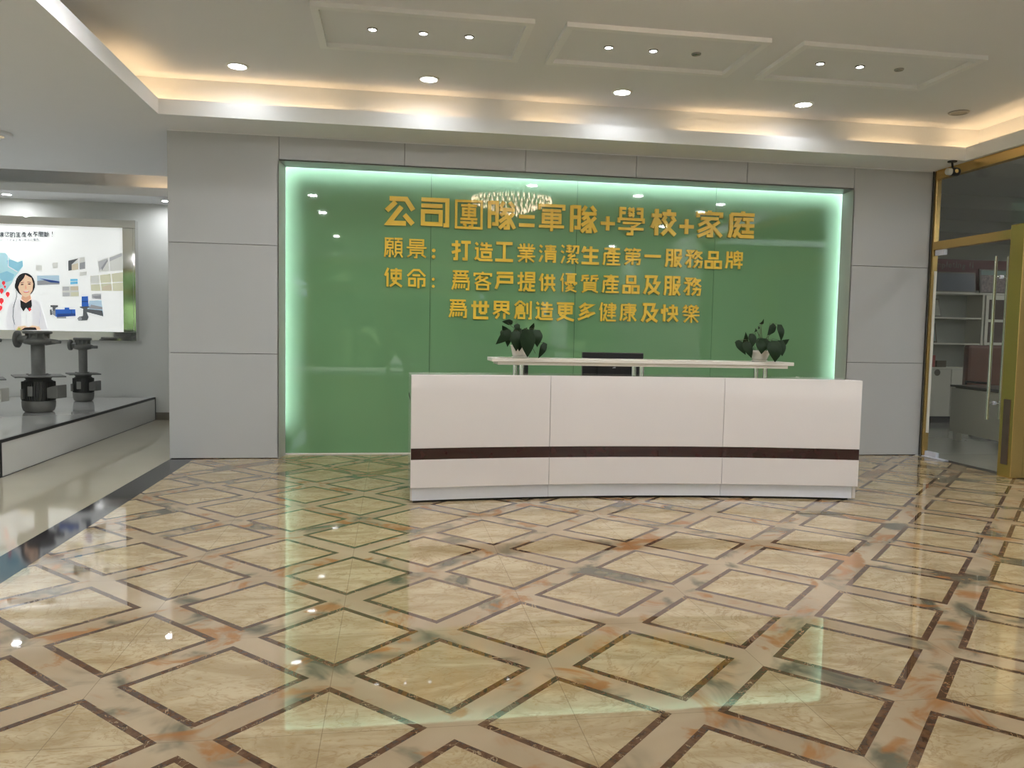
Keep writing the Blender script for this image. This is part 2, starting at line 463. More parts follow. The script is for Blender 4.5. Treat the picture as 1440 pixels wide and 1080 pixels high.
# left room: slot cove and lower bulkhead along its far wall
s = MB()
s.box(-9.0, XL, 7.25, 7.28, H1, 3.32)
s.box(-9.0, XL, 7.25, 7.90, 3.30, 3.33)
s.box(-9.0, XL, 7.88, 7.91, 2.86, 3.30)
s.box(-9.0, XL, 7.55, 8.20, 2.84, 2.862)
s.box(-9.0, XL, 7.55, 7.58, 2.862, 2.945)
struct(s.build('ceiling_bulkhead', M['white_paint']))
def cove_strip(a, b, label):
    o = MB().box(min(a[0], b[0]) - .008, max(a[0], b[0]) + .008, min(a[1], b[1]) - .008, max(a[1], b[1]) + .008, a[2], a[2] + .012).build('cove_light', M['cove'], origin=a)
    tag(o, label, 'light strip')
zc = H1 + .027
segs = [(-2.70, -1.05), (-0.78, 0.02), (0.55, 1.10), (2.10, 3.10), (3.9, 4.55), (4.85, 5.15)]
for i, (a, b) in enumerate(segs):
    cove_strip((a, 4.46, zc), (b, 4.46, zc), 'warm light strip in the ceiling cove above the gold words, piece %s from the left' % ['one', 'two', 'three', 'four', 'five', 'six'][i])
for i, (a, b) in enumerate(((3.75, 4.40), (0.6, 2.2))):
    cove_strip((-2.72, a, zc), (-2.72, b, zc), 'warm light strip in the left ceiling cove, %s piece' % ['far', 'near'][i])
cove_strip((5.18, 2.6, zc), (5.18, 4.4, zc), 'warm light strip in the right ceiling cove above the glass door')
cove_strip((-3.75, 7.80, 2.865), (-3.05, 7.80, 2.865), 'short warm light strip in the slot above the display wall')

# three raised mouldings round the spotlights
for i, (x0, x1) in enumerate(((-1.152, 0.347), (0.570, 2.070), (2.315, 3.795))):
    s = MB(); y0, y1, wd, t = 2.625, 3.41, .052, .032
    s.box(x0, x1, y0, y0 + wd, H2 - t, H2); s.box(x0, x1, y1 - wd, y1, H2 - t, H2)
    s.box(x0, x0 + wd, y0 + wd, y1 - wd, H2 - t, H2); s.box(x1 - wd, x1, y0 + wd, y1 - wd, H2 - t, H2)
    o = struct(s.build('trim_%d' % (5 + i), M['moulding']))

# ---------------------------------------------------------------- left room walls
struct(MB().box(-9.0, XL, 8.20, 8.30, 0, 3.34).build('wall_left_back', M['wall_grey']))
struct(MB().box(-9.1, -9.0, YB, 8.30, 0, 3.10).build('wall_left', M['wall_grey']))
struct(MB().box(-3.70, XL, 8.188, 8.20, 0, 0.10).build('baseboard_left', M['baseboard']))

# ---------------------------------------------------------------- glass front behind the camera
s = MB()
for x in (-9.0, -6.9, -4.8, -2.65, -0.7, 1.25, 3.2, 5.1):
    s.box(x - .05, x + .05, YB - .06, YB + .06, 0, H1)
s.box(-9.0, 5.2, YB - .06, YB + .06, 0, .10); s.box(-9.0, 5.2, YB - .05, YB + .05, 2.25, 2.33)
s.box(-9.0, 5.2, YB - .06, YB + .06, 2.9, 3.45)
struct(s.build('window_1', M['gold']))
struct(MB().box(-9.0, 5.2, YB - .006, YB + .006, .1, 2.9).build('window_2', M['pane_out']))
struct(MB().box(-30, 30, -40, YB - .06, -.12, -.05).build('floor_outside', M['asphalt']))
struct(MB().box(-7.0, 6.0, -11.5, YB - .07, 3.30, 3.55).build('ceiling_added_canopy', M['white_paint']))  # unseen canopy added to limit the bright sky beyond the glass front
for x in (-5.5, 4.5):
    struct(MB().box(x - .25, x + .25, -11.2, -10.7, -.05, 3.30).build('wall_pillar', M['panel']))

# ---------------------------------------------------------------- right: gold framed glass partition
part = MB()
part.box(XP - .022, XP + .035, 4.858, 4.897, 0, 3.04)           # post by the wall
part.box(XP - .035, XP + .035, -1.0, 4.845, 2.945, 3.04)        # head
part.box(XP - .035, XP + .035, 3.70, 4.845, 2.205, 2.292)       # transom over the door
pf = struct(part.build('window_3', M['gold'], bevel=0.004))
MB().box(XP - .037, XP - .030, 4.8975, 4.9085, 0, 3.04).build('joint', M['seam'], pf)
s = MB(); s.box(XP - .12, XP + .06, 3.53, 3.695, 0, 2.315); s.box(XP - .12, XP + .06, 1.9, 3.53, 2.20, 2.315); s.box(XP - .12, XP + .06, 1.75, 1.9, 0, 2.315)
s.build('portal', M['gold'], pf, bevel=0.006)
MB().box(XP - .126, XP - .119, 3.575, 3.65, .12, .72).build('inset_panel', M['dark_glass'], pf)
MB().box(XP - .005, XP + .005, -1.0, 4.845, 2.292, 2.945).build('pane', M['pane'], pf)
MB().box(XP - .005, XP + .005, 1.9, 3.53, .02, 2.20).build('pane', M['pane'], pf)
MB().box(XP - .005, XP + .005, -1.0, 1.75, .02, 2.945).build('pane', M['pane'], pf)
struct(MB().box(XP - .05, XP + .2, YB, -1.0, 0, 3.10).build('wall_right', M['white_paint']))
door = struct(MB().box(XP - .006, XP + .006, 3.735, 4.825, .012, 2.198).build('door_1', M['pane']))
s = MB(); s.box(XP - .02, XP + .02, 4.70, 4.835, 2.145, 2.203); s.build('hinge_patch', M['steel'], door, bevel=.003)
s = MB(); s.box(XP - .02, XP + .02, 4.66, 4.835, .004, .062); s.build('hinge_patch', M['steel'], door, bevel=.003)
MB().box(XP - .045, XP + .010, 4.50, 4.85, .001, .010).build('sill_highlight', M['steel'], door)  # steel strip stands in for the highlight along the threshold
def handle(x):
    y = 3.915
    s = MB().tube([(x, y, .50), (x, y, 2.055)], .0155, 14)
    for z in (1.86, .66): s.tube([(x, y, z), (XP, y, z)], .009, 10)
    h = s.build('door_handle', M['chrome'], door)
    s = MB()
    for z in (1.86, .66): s.lathe((XP + (-.014 if x < XP else .004), y, z), [(.018, 0), (.018, .010)], 14, axis='x')
    s.build('handle_boss', M['steel'], h)
handle(XP - .065); handle(XP + .065)
MB().tube([(XP - .018, 4.812, .26), (XP - .018, 4.812, 1.98)], .014, 10).build('door_edge_rod', M['white_shelf'], door)  # pale upright rod by the hinge edge of the glass door

# office behind the glass door
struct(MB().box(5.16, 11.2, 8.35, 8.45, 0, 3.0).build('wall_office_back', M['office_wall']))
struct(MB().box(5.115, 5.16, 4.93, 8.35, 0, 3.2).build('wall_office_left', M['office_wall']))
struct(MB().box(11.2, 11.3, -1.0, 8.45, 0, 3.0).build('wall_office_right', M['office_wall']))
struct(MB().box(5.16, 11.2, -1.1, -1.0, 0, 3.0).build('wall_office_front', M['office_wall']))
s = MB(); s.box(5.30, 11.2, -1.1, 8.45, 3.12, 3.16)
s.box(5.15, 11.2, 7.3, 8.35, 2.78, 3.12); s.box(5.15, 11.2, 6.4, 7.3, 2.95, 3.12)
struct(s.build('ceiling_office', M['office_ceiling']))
struct(MB().box(-9.2, 11.4, YB - .1, 8.6, 3.60, 3.75).build('ceiling_sun_block', M['white_paint']))  # unseen slab added to stop sun leaking through ceiling gaps
struct(MB().box(5.29, 5.31, YB, 8.45, 3.0, 3.6).build('wall_office_head', M['white_paint']))
s = MB(); s.lathe((7.4, 5.0, 3.02), [(.75, .10), (.80, .05), (.70, 0.0)], 32)
struct(s.build('ceiling_rose', M['office_ceiling']))

# ------------------------------------------------------------------ ceiling lamps
def downlight(x, y, z, d, label, lit=True, small=False, group=None, soft=False):
    t = thing('ceiling_spotlight' if small else 'ceiling_downlight', (x, y, z), label, 'ceiling light', group)
    r = d / 2
    MB().lathe((x, y, z), [(r * .82, -.001), (r * .86, -.010), (r * 1.02, -.010), (r * 1.10, -.004), (r * 1.12, 0)], 28, cap=False).build(
        'ring', M['lamp_ring'] if (small or not lit) else M['white_ring'], t)
    MB().lathe((x, y, z), [(r * .84, -.004), (r * .84, -.002)], 28).build('diffuser', {0: M['lamp'], 1: M['lamp_soft'], 2: M['lamp_mid']}[int(soft)] if lit else M['lamp_off'], t)
    if not lit and small:
        MB().lathe((x, y, z), [(r * .25, -.009), (r * .25, -.004)], 12).build('bulb', M['chrome'], t)
    return t
dx = [-1.87, -0.31, 1.385, 3.10, 4.62]
ords = ['first', 'second', 'third', 'fourth']
for i, x in enumerate(dx):
    if i < 4: downlight(x, 4.05, H2, .165, 'lit round downlight, %s from the left in the ceiling row nearest the green wall' % ords[i], group='downlights nearest the green wall', soft=True)
    else: downlight(x, 3.98, H2, .165, 'unlit round downlight in the right corner of the ceiling, near the glass door', lit=False, group='downlights nearest the green wall')
sp = [[-0.757, -0.397, -0.066], [0.977, 1.323, 1.662], [2.674, 3.01, 3.345]]
for k, row in enumerate(sp):
    for i, x in enumerate(row):
        lit = not (k > 0 and i == 2)
        where = ['left', 'middle', 'right'][k]
        downlight(x, 3.03, H2, .066, '%s small spotlight, %s of three in the %s ceiling frame' % ('lit' if lit else 'unlit', ['left one', 'middle one', 'right one'][i], where), lit=lit, small=True, soft=True, group='small spotlights in the ceiling frames')
for x, y in [(-1.87, 2.22), (-.31, 2.22), (1.385, 1.82), (3.1, 1.40), (4.6, 1.0)] + [(q, v) for v in (.14, -1.70, -5.3) for q in (dx[0], 4.6)]:  # listed lamps are added to brighten the room, the side columns follow reflections
    if True:
        downlight(x, y, H2, .165, 'lit round downlight in the high ceiling outside the photo, one of a set partly added to brighten the room', group='downlights behind the camera')
downlight(-5.32, 7.86, 2.84, .12, 'lit downlight under the bulkhead above the left half of the light box', group='downlights of the display wall', soft=2)
downlight(-3.455, 7.86, 2.84, .12, 'lit downlight under the bulkhead at the right end of the display wall', group='downlights of the display wall', soft=2)
downlight(-7.2, 7.86, 2.84, .12, 'lit downlight under the bulkhead beyond the left edge of the photo', group='downlights of the display wall', soft=2)
for x, y in ((-5.2, 3.0), (-5.2, 0.4), (-5.2, -2.0), (-5.2, -4.5), (-7.4, 4.6), (-7.4, 2.2), (-7.4, -0.6), (-7.4, -3.5)):  # unseen lamps put in to brighten the display room
    downlight(x, y, H1, .16, 'lit downlight in the low ceiling of the display room, outside the photo', group='added downlights of the display room')
for x, y in ((8.3, 4.2), (9.6, 6.6), (9.8, 3.0), (7.0, 1.5), (6.0, 2.6), (8.0, 0.5)):  # unseen lamps put in because the office came out too dark
    downlight(x, y, 3.12 if y < 6 else 2.95, .15, 'lit downlight in the office ceiling, out of sight behind the glass door frame', group='added downlights of the office')
t = thing('ceiling_speaker', (-4.36, 5.43, H1), 'round ceiling disc at the left edge, on the low ceiling of the display room', 'ceiling speaker')
MB().lathe((-4.36, 5.43, H1), [(.10, -.030), (.16, -.030), (.17, -.02), (.17, 0)], 32).build('rim', M['white_paint'], t)
MB().lathe((-4.36, 5.43, H1), [(.10, -.033), (.10, -.0305)], 32).build('grille', M['gold'], t)

# chandelier above the lobby, seen as a reflection in the green glass
t = thing('chandelier', (1.22, .90, H2), 'round crystal ceiling chandelier, seen only as a sparkle in the green glass above the words', 'chandelier')
MB().lathe((1.22, .90, H2), [(.60, -.05), (.64, -.04), (.64, 0)], 40).build('ceiling_plate', M['chrome'], t)
s = MB()
for ring, (r, n, z) in enumerate(((.62, 44, -.12), (.50, 34, -.17), (.37, 26, -.22), (.23, 16, -.27), (.09, 8, -.32))):
    for k in range(n):
        a = 2 * math.pi * k / n + ring * .3
        c = (1.22 + r * math.cos(a), .90 + r * math.sin(a), H2 + z)
        s.lathe(c, [(.001, .075), (.006, .045), (.009, .022), (.001, 0)], 6, cap=False, smooth=False)
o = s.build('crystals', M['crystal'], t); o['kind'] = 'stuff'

# ------------------------------------------------------------------ security camera
cx, cy = 4.925, 4.43
t = thing('security_camera', (cx, cy, H1), 'small dark security camera with a white hood under the soffit by the gold door frame', 'security camera')
MB().lathe((cx, cy, H1), [(.042, -.012), (.045, 0)], 20).build('base_plate', M['black'], t)
MB().tube([(cx, cy, H1 - .01), (cx + .005, cy, H1 - .055), (cx + .02, cy, H1 - .075)], .010, 10).build('stem', M['black'], t)
MB().lathe((cx - .055, cy, H1 - .105), [(.030, 0), (.034, .006), (.036, .042)], 20, axis='x').build('hood', M['box_grey'], t)
c = MB().lathe((cx - .010, cy, H1 - .105), [(.040, 0), (.043, .02), (.043, .07), (.036, .085), (.024, .092)], 20, axis='x').build('body', M['black'], t)
MB().lathe((cx + .02, cy - .045, H1 - .105), [(.020, 0), (.016, .01)], 16, axis='y').build('lens', M['chrome'], c)

# ------------------------------------------------------------------ gold letters
LINES = [
('large top', [('公', -0.536, 2.426, 0.306, 0.285), ('司', -0.186, 2.427, 0.282, 0.287), ('團', 0.152, 2.42, 0.279, 0.289), ('隊', 0.487, 2.427, 0.29, 0.291), ('=', 0.742, 2.38, 0.161, 0.121), ('軍', 0.999, 2.423, 0.28, 0.272), ('隊', 1.337, 2.422, 0.292, 0.288), ('+', 1.59, 2.389, 0.151, 0.145), ('學', 1.839, 2.421, 0.289, 0.291), ('校', 2.189, 2.42, 0.285, 0.278), ('+', 2.442, 2.39, 0.156, 0.154), ('家', 2.695, 2.422, 0.291, 0.288), ('庭', 3.044, 2.432, 0.294, 0.282)]) ,
('second', [('願', -0.592, 2.065, 0.188, 0.196), ('景', -0.365, 2.063, 0.197, 0.189), ('：', -0.195, 2.02, 0.042, 0.106), ('打', 0.079, 2.061, 0.193, 0.198), ('造', 0.305, 2.058, 0.187, 0.192), ('工', 0.518, 2.062, 0.182, 0.2), ('業', 0.745, 2.059, 0.183, 0.193), ('清', 0.966, 2.059, 0.185, 0.18), ('潔', 1.2, 2.06, 0.194, 0.195), ('生', 1.414, 2.056, 0.188, 0.189), ('產', 1.64, 2.056, 0.19, 0.189), ('第', 1.865, 2.06, 0.183, 0.183), ('一', 2.084, 2.071, 0.177, 0.029), ('服', 2.313, 2.057, 0.187, 0.192), ('務', 2.536, 2.057, 0.196, 0.193), ('品', 2.752, 2.053, 0.19, 0.186), ('牌', 2.982, 2.064, 0.191, 0.194)]) ,
('third', [('使', -0.593, 1.771, 0.182, 0.196), ('命', -0.365, 1.767, 0.19, 0.19), ('：', -0.195, 1.73, 0.035, 0.106), ('爲', 0.079, 1.763, 0.186, 0.199), ('客', 0.303, 1.762, 0.188, 0.186), ('戶', 0.52, 1.772, 0.189, 0.179), ('提', 0.751, 1.768, 0.184, 0.202), ('供', 0.969, 1.767, 0.178, 0.188), ('優', 1.192, 1.77, 0.179, 0.196), ('質', 1.414, 1.765, 0.188, 0.19), ('產', 1.637, 1.771, 0.182, 0.19), ('品', 1.859, 1.77, 0.184, 0.191), ('及', 2.086, 1.769, 0.193, 0.207), ('服', 2.307, 1.768, 0.187, 0.208), ('務', 2.53, 1.767, 0.196, 0.194)]) ,
('bottom', [('爲', 0.055, 1.477, 0.187, 0.186), ('世', 0.282, 1.468, 0.181, 0.186), ('界', 0.5, 1.473, 0.182, 0.187), ('創', 0.72, 1.482, 0.184, 0.195), ('造', 0.942, 1.476, 0.186, 0.189), ('更', 1.166, 1.47, 0.187, 0.197), ('多', 1.391, 1.479, 0.189, 0.19), ('健', 1.615, 1.481, 0.183, 0.199), ('康', 1.836, 1.482, 0.184, 0.192), ('及', 2.072, 1.48, 0.193, 0.208), ('快', 2.289, 1.481, 0.195, 0.186), ('樂', 2.521, 1.483, 0.189, 0.194)]) ,
]
def glyph(ch, off):
    t = bpy.data.curves.new('glyph', 'FONT'); t.body = ch; t.size = 1.0; t.offset = off
    t.resolution_u = 3
    o = bpy.data.objects.new('glyph', t); COL.objects.link(o)
    dg = bpy.context.evaluated_depsgraph_get()
    me = bpy.data.meshes.new_from_object(o.evaluated_get(dg))
    bpy.data.objects.remove(o); bpy.data.curves.remove(t)
    vs = [v.co.copy() for v in me.vertices]; fs = [tuple(p.vertices) for p in me.polygons]
    bpy.data.meshes.remove(me)
    x0 = min(v.x for v in vs); x1 = max(v.x for v in vs); y0 = min(v.y for v in vs); y1 = max(v.y for v in vs)
    return [((v.x - (x0 + x1) / 2) / (x1 - x0), (v.y - (y0 + y1) / 2) / (y1 - y0)) for v in vs], fs
GC = {}
# heavy square-cut characters, each a set of brush bars: width | corner points of a bar | ...
BARS = {}
for row in """公 12.5|14,7 72,7 97,45|36,18 4,50|56,34 12,93 72,93|66,62 96,95
司 10.5|2,7 93,7 93,93 80,93|2,28 76,28|8,48 70,48 70,90 8,90 8,48
團 6.0|5,5 95,5 95,95 5,95 5,5|22,20 78,20|50,12 50,64|29,31 71,31 71,53 29,53 29,31|29,42 71,42|20,65 80,65|20,77 80,77|62,68 62,90 50,90|30,82 42,88
隊 9.5|6,2 6,98|6,7 33,7 33,44 12,44|33,44 33,82 16,82|58,3 46,22|78,3 94,22|42,30 97,30|70,30 46,52|62,42 74,58 74,94 58,94|66,56 42,74|70,70 42,97|94,42 78,58|76,58 97,97
= 30|3,15 97,15|3,85 97,85
+ 22|3,50 97,50|50,3 50,97
軍 8|4,22 4,6 96,6 96,22|14,24 86,24|18,38 82,38 82,67 18,67 18,38|18,52 82,52|2,82 98,82|50,18 50,99
學 7|40,4 60,17|60,4 40,17|40,20 60,33|60,20 40,33|30,6 10,6 10,38|10,21 28,21|70,6 90,6 90,38|72,21 90,21|4,56 4,43 96,43 96,56|20,57 80,57 58,70|3,77 97,77|54,66 54,95 34,95
校 10.5|2,26 42,26|22,2 22,99|19,36 4,72|26,40 38,58|70,2 70,14|44,19 98,19|58,27 46,47|82,27 95,47|86,46 68,72 44,96|54,46 72,74 97,96
家 9|50,1 50,10|5,27 5,12 95,12 95,27|16,31 84,31|54,31 8,57|38,45 58,60 58,94 40,94|50,60 6,80|56,74 6,98|88,41 64,57|62,60 97,96
庭 9.5|55,1 55,10|8,13 98,13|10,13 10,70 3,98|20,31 40,31 27,54 40,54 20,97|22,70 46,93 98,93|54,30 95,30|48,53 98,53|73,30 73,78|50,77 97,77
願 6.5|2,5 51,5|7,5 7,60 3,97|30,7 26,19|16,21 46,21 46,51 16,51 16,21|16,36 46,36|31,51 31,93 23,93|20,62 13,86|42,62 49,86|55,5 98,5|76,5 74,19|61,21 93,21 93,73 61,73 61,21|61,38 93,38|61,56 93,56|68,76 55,97|85,76 98,97
景 6.3|19,5 81,5 81,33 19,33 19,5|19,19 81,19|50,33 50,44|3,45 97,45|21,57 79,57 79,72 21,72 21,57|50,72 50,95 38,95|27,79 7,94|73,79 94,94
打 10.5|2,24 46,24|27,2 27,92 11,92|3,62 47,49|50,10 98,10|76,10 76,92 57,92
造 8.5|6,6 18,18|2,35 17,35 17,78|18,74 3,92|12,80 30,93 98,93|43,4 35,20|36,19 93,19|64,3 64,39|29,39 98,39|41,54 87,54 87,78 41,78 41,54
工 11|6,8 94,8|50,8 50,92|2,92 98,92
業 7|38,2 38,24|62,2 62,24|16,6 24,20|84,6 76,20|4,26 96,26|31,28 37,38|69,28 63,38|12,40 88,40|17,54 83,54|3,68 97,68|50,40 50,99|43,70 9,95|57,70 91,95
清 8.5|4,6 18,16|2,34 16,44|4,96 20,60|34,10 95,10|39,24 90,24|30,38 98,38|64,2 64,38|41,98 41,51 89,51 89,94 77,94|41,65 89,65|41,79 89,79
潔 6.8|4,6 18,16|2,34 16,44|4,96 20,60|30,9 60,9|32,22 58,22|28,36 61,36|45,2 45,43|65,9 96,9 94,42 84,42|79,9 63,42|60,46 38,58 80,58|78,52 42,74 95,74|65,74 65,99|49,82 33,95|81,82 96,95
生 11|20,4 7,36|16,24 94,24|52,2 52,94|12,58 90,58|2,93 98,93
產 7.8|50,1 50,10|8,11 94,11|30,15 72,31|70,15 28,31|6,36 97,36|9,36 9,72 3,97|32,42 22,60|28,54 92,54|60,42 60,94|28,74 90,74|20,94 98,94
第 8.2|18,2 5,20|14,11 47,11|29,12 33,23|62,2 52,20|60,11 97,11|78,12 83,23|12,33 88,33 88,50|88,49 14,49 14,67 92,67 88,93 74,93|50,25 50,99|44,69 6,97
一 20|2,50 98,50
服 9.5|3,98 9,70 9,6 40,6 40,93 29,93|9,33 40,33|9,59 40,59|57,98 57,6 92,6 92,30 76,30|57,46 92,46 62,97|64,56 98,97
務 8.2|6,6 45,6 28,20|14,14 27,23|2,31 48,31 40,46|28,31 28,93 15,93|24,52 3,80|66,2 52,26|62,14 97,14|88,16 54,50|60,22 98,50|52,64 94,64 90,94 76,94|72,53 66,78 48,97
品 10|26,6 74,6 74,40 26,40 26,6|5,59 42,59 42,94 5,94 5,59|58,59 95,59 95,94 58,94 58,59
牌 7.8|10,4 10,60 3,97|10,35 42,35|32,4 32,35|11,58 36,58 36,97|72,1 64,9|50,11 94,11 94,49 50,49 50,11|50,30 94,30|71,11 71,49 48,64|44,74 99,74|81,56 81,99
使 9|22,2 4,42|18,26 18,99|34,14 98,14|41,29 91,29 91,55 41,55 41,29|66,2 66,60 58,78 32,97|44,64 98,97
命 8|4,37 36,6 64,6 96,37|30,33 70,33|13,51 43,51 43,86 13,86 13,51|61,99 61,51 92,51 92,85 79,85
爲 7.5|6,6 94,6|22,10 28,21|48,9 50,21|78,10 72,21|10,25 84,25 80,40|8,40 92,40 88,55|6,56 96,56 94,95 80,95|24,25 14,72 4,97|28,68 22,94|43,68 39,91|58,68 54,91|73,68 69,89
客 7.5|50,1 50,10|5,26 5,12 95,12 95,26|38,21 10,45|34,30 78,30 8,65|30,38 95,64|20,70 80,70 80,94 20,94 20,70
戶 11|8,7 96,7|16,27 90,27 90,58 16,58|16,27 16,64 5,97
提 8.5|2,23 35,23|21,2 21,93 8,93|3,60 36,49|47,6 91,6 91,38 47,38 47,6|47,22 91,22|38,51 98,51|70,51 70,92|70,71 94,71|50,60 46,80 34,97|45,79 62,93 98,93
供 10|22,2 4,42|18,26 18,99|32,26 98,26|50,4 50,61|80,4 80,61|30,61 99,61|53,70 35,97|77,70 97,97
優 6|20,2 4,42|16,26 16,99|33,5 97,5|45,14 85,14 85,42 45,42 45,14|45,23 85,23|45,32 85,32|32,59 32,50 98,50 98,59|41,56 37,66|48,56 51,66 74,66|64,53 66,60|83,56 91,64|55,68 36,85|50,75 84,75 34,98|46,80 98,98
質 7|42,5 10,8 10,26 4,38|10,21 45,21|32,21 32,38|93,5 60,8 60,26 54,38|60,21 97,21|84,21 84,38|20,45 80,45 80,81 20,81 20,45|20,57 80,57|20,69 80,69|34,84 8,97|66,84 94,97
及 11|8,7 76,7 66,38 92,38 72,70 30,95|26,7 22,60 5,95|30,42 60,74 97,95
世 11|2,30 98,30|20,4 20,93 94,93|50,4 50,67|80,4 80,67|50,67 80,67
界 9|14,5 86,5 86,46 14,46 14,5|14,25 86,25|50,5 50,46|44,48 5,72|56,48 95,72|34,66 34,78 20,98|66,66 66,99
創 8.2|32,2 4,27|34,4 63,25|24,25 46,25|14,35 50,35 50,55 14,55|14,45 50,45|14,35 14,70 4,97|25,67 56,67 56,93 25,93 25,67|73,12 73,72|92,2 92,94 79,94
更 9.5|3,7 97,7|16,23 84,23 84,58 16,58 16,23|16,40 84,40|50,7 50,64 36,82 4,97|18,66 60,86 98,97
多 9.5|46,2 14,30|38,12 82,12 20,50|36,24 54,35|58,44 14,74|50,56 94,56 8,97|46,68 64,81
健 7.2|16,2 3,42|12,28 12,99|24,14 40,14 30,45 42,45 24,95|26,64 46,94 98,94|52,14 92,14 92,39|46,26 99,26|52,39 92,39|50,53 94,53|46,69 98,69|72,2 72,84
康 8|52,1 52,10|8,12 97,12|10,12 10,68 3,97|28,25 88,25 88,51|18,38 98,38|28,51 88,51|58,17 58,95 45,95|22,59 38,67|18,93 44,77|88,58 70,68|64,62 97,96
快 10|18,2 18,99|4,28 4,56|31,22 35,44|46,20 90,20 90,52|38,55 99,55|68,2 68,56 60,76 38,97|68,62 98,97
樂 6.5|52,1 46,9|38,11 62,11 62,44 38,44 38,11|38,27 62,27|20,3 8,17 26,17|26,13 6,39 31,39|80,3 70,17 88,17|90,13 70,39 96,39|3,58 97,58|50,48 50,99|44,62 10,95|56,62 90,95
的 11|20,2 12,14|6,18 40,18 40,92 6,92 6,18|6,54 40,54|62,2 52,34|58,22 94,22 92,92 72,92|62,48 72,62
永 11|40,4 56,12|30,24 52,24 52,93 38,93|4,44 36,44 6,86|54,40 97,94|92,30 62,52
不 12|4,8 96,8|54,10 6,56|50,34 50,98|62,46 94,66
間 8.5|6,98 6,6 42,6 42,42 6,42|6,24 42,24|94,42 58,42 58,6 94,6 94,94 80,94|58,24 94,24|30,54 70,54 70,90 30,90 30,54|30,72 70,72
斷 7.5|6,4 6,94 56,94|6,50 56,50|20,8 14,24 26,24|26,22 14,42 28,42|42,8 36,24 48,24|48,22 36,42 52,42|20,56 14,70 26,70|26,68 14,86 28,86|42,56 36,70 48,70|48,68 36,86 52,86|92,4 66,10 66,60 58,97|66,38 99,38|84,38 84,98
讓 7|4,10 30,10|2,24 32,24|6,36 28,36|6,48 28,48|6,60 28,60 28,92 6,92 6,60|66,2 66,12|38,14 98,14|42,22 60,22 60,36 42,36 42,22|74,22 92,22 92,36 74,36 74,22|40,46 96,46|42,58 94,58|38,70 98,70|54,40 54,70|80,40 80,70|52,72 52,96 64,90|90,76 74,86|60,72 98,97
您 8.5|18,2 4,34|14,22 14,58|44,2 32,24|40,12 94,12 90,26|64,14 64,54 54,54|46,28 36,46|80,28 92,46|10,72 4,92|28,66 34,94 70,94 72,82|48,64 54,78|82,66 94,86""".split('\n'):
    ch, rest = row.split(' ', 1)
    q = rest.split('|')
    BARS[ch] = (float(q[0]), [[tuple(float(v) for v in pt.split(',')) for pt in bar.split()] for bar in q[1:]])
def bar_quads(pts, wd):
    """mitred quads along a bent bar"""
    P = [Vector((x, -y)) for x, y in pts]
    closed = (P[0] - P[-1]).length < 1e-6
    n = len(P)
    def nrm(i): d = (P[i + 1] - P[i]).normalized(); return Vector((-d.y, d.x))
    off = []
    for i in range(n):
        if closed and i in (0, n - 1): a_, b_ = nrm(n - 2), nrm(0)
        elif i == 0: a_ = b_ = nrm(0)
        elif i == n - 1: a_ = b_ = nrm(n - 2)
        else: a_, b_ = nrm(i - 1), nrm(i)
        m = a_ + b_
        if m.length < .5: m = b_ * 1.0
        m.normalize()
        off.append(m * min(wd / 2 / max(m.dot(b_), .35), wd * 1.2))
    return [[P[i] + off[i], P[i] - off[i], P[i + 1] - off[i + 1], P[i + 1] + off[i + 1]] for i in range(n - 1)]
def solid_glyph(ch, xc, zc, w, h, yb, depth):
    wd, bars = BARS[ch]
    wd *= 1.36 if wd < 20 else 1
    quads = [q for br in bars for q in bar_quads(br, wd)]
    xs = [v.x for q in quads for v in q]; ys = [v.y for q in quads for v in q]
    x0, x1, y0, y1 = min(xs), max(xs), min(ys), max(ys)
    me_v, me_f = [], []
    for q in quads:
        k = len(me_v)
        dq = depth + .00022 * (k // 8)
        pts = [((v.x - (x0 + x1) / 2) / (x1 - x0) * w, (v.y - (y0 + y1) / 2) / (y1 - y0) * h) for v in q]
        me_v += [(x, -dq, z) for x, z in pts] + [(x, 0, z) for x, z in pts]
        me_f += [(k, k + 1, k + 2, k + 3), (k + 7, k + 6, k + 5, k + 4)] + [(k + i, k + 4 + i, k + 4 + (i + 1) % 4, k + (i + 1) % 4) for i in range(4)]
    me = bpy.data.meshes.new('sign_letter'); me.from_pydata(me_v, [], me_f)
    bm = bmesh.new(); bm.from_mesh(me); bmesh.ops.recalc_face_normals(bm, faces=bm.faces); bm.to_mesh(me); bm.free()
    o = bpy.data.objects.new('sign_letter', me); COL.objects.link(o)
    o.location = (xc, yb, zc)
    return o
for name, row in LINES:
    big = name.startswith('large')
    for i, (ch, xc, zc, w, h) in enumerate(row):
        if ch == '：':
            o = thing('sign_letter', (xc, 5.1695, zc), '', '')
            for sg in (-1, 1):
                d_ = MB().lathe((xc, 5.1695, zc + sg * (h / 2 - w / 2)), [(w * .40, -.020), (w * .44, -.018), (w * .44, 0)], 16, axis='y').build('dot', M['gold_letter'], o)
        else: o = solid_glyph(ch, xc, zc, w, h, 5.1695, .026 if big else .020)
        if o.type == 'MESH': o.data.materials.append(M['gold_letter'])
        where = 'starting the line' if i == 0 else 'right after %s' % row[i - 1][0]
        lab = ('large' if big else 'small') + ' raised gold character %s %s, in the %s line on the green glass' % (ch, where, name.split()[-1])
        tag(o, lab, 'sign letter', 'gold characters of the %s line' % name.split()[-1])

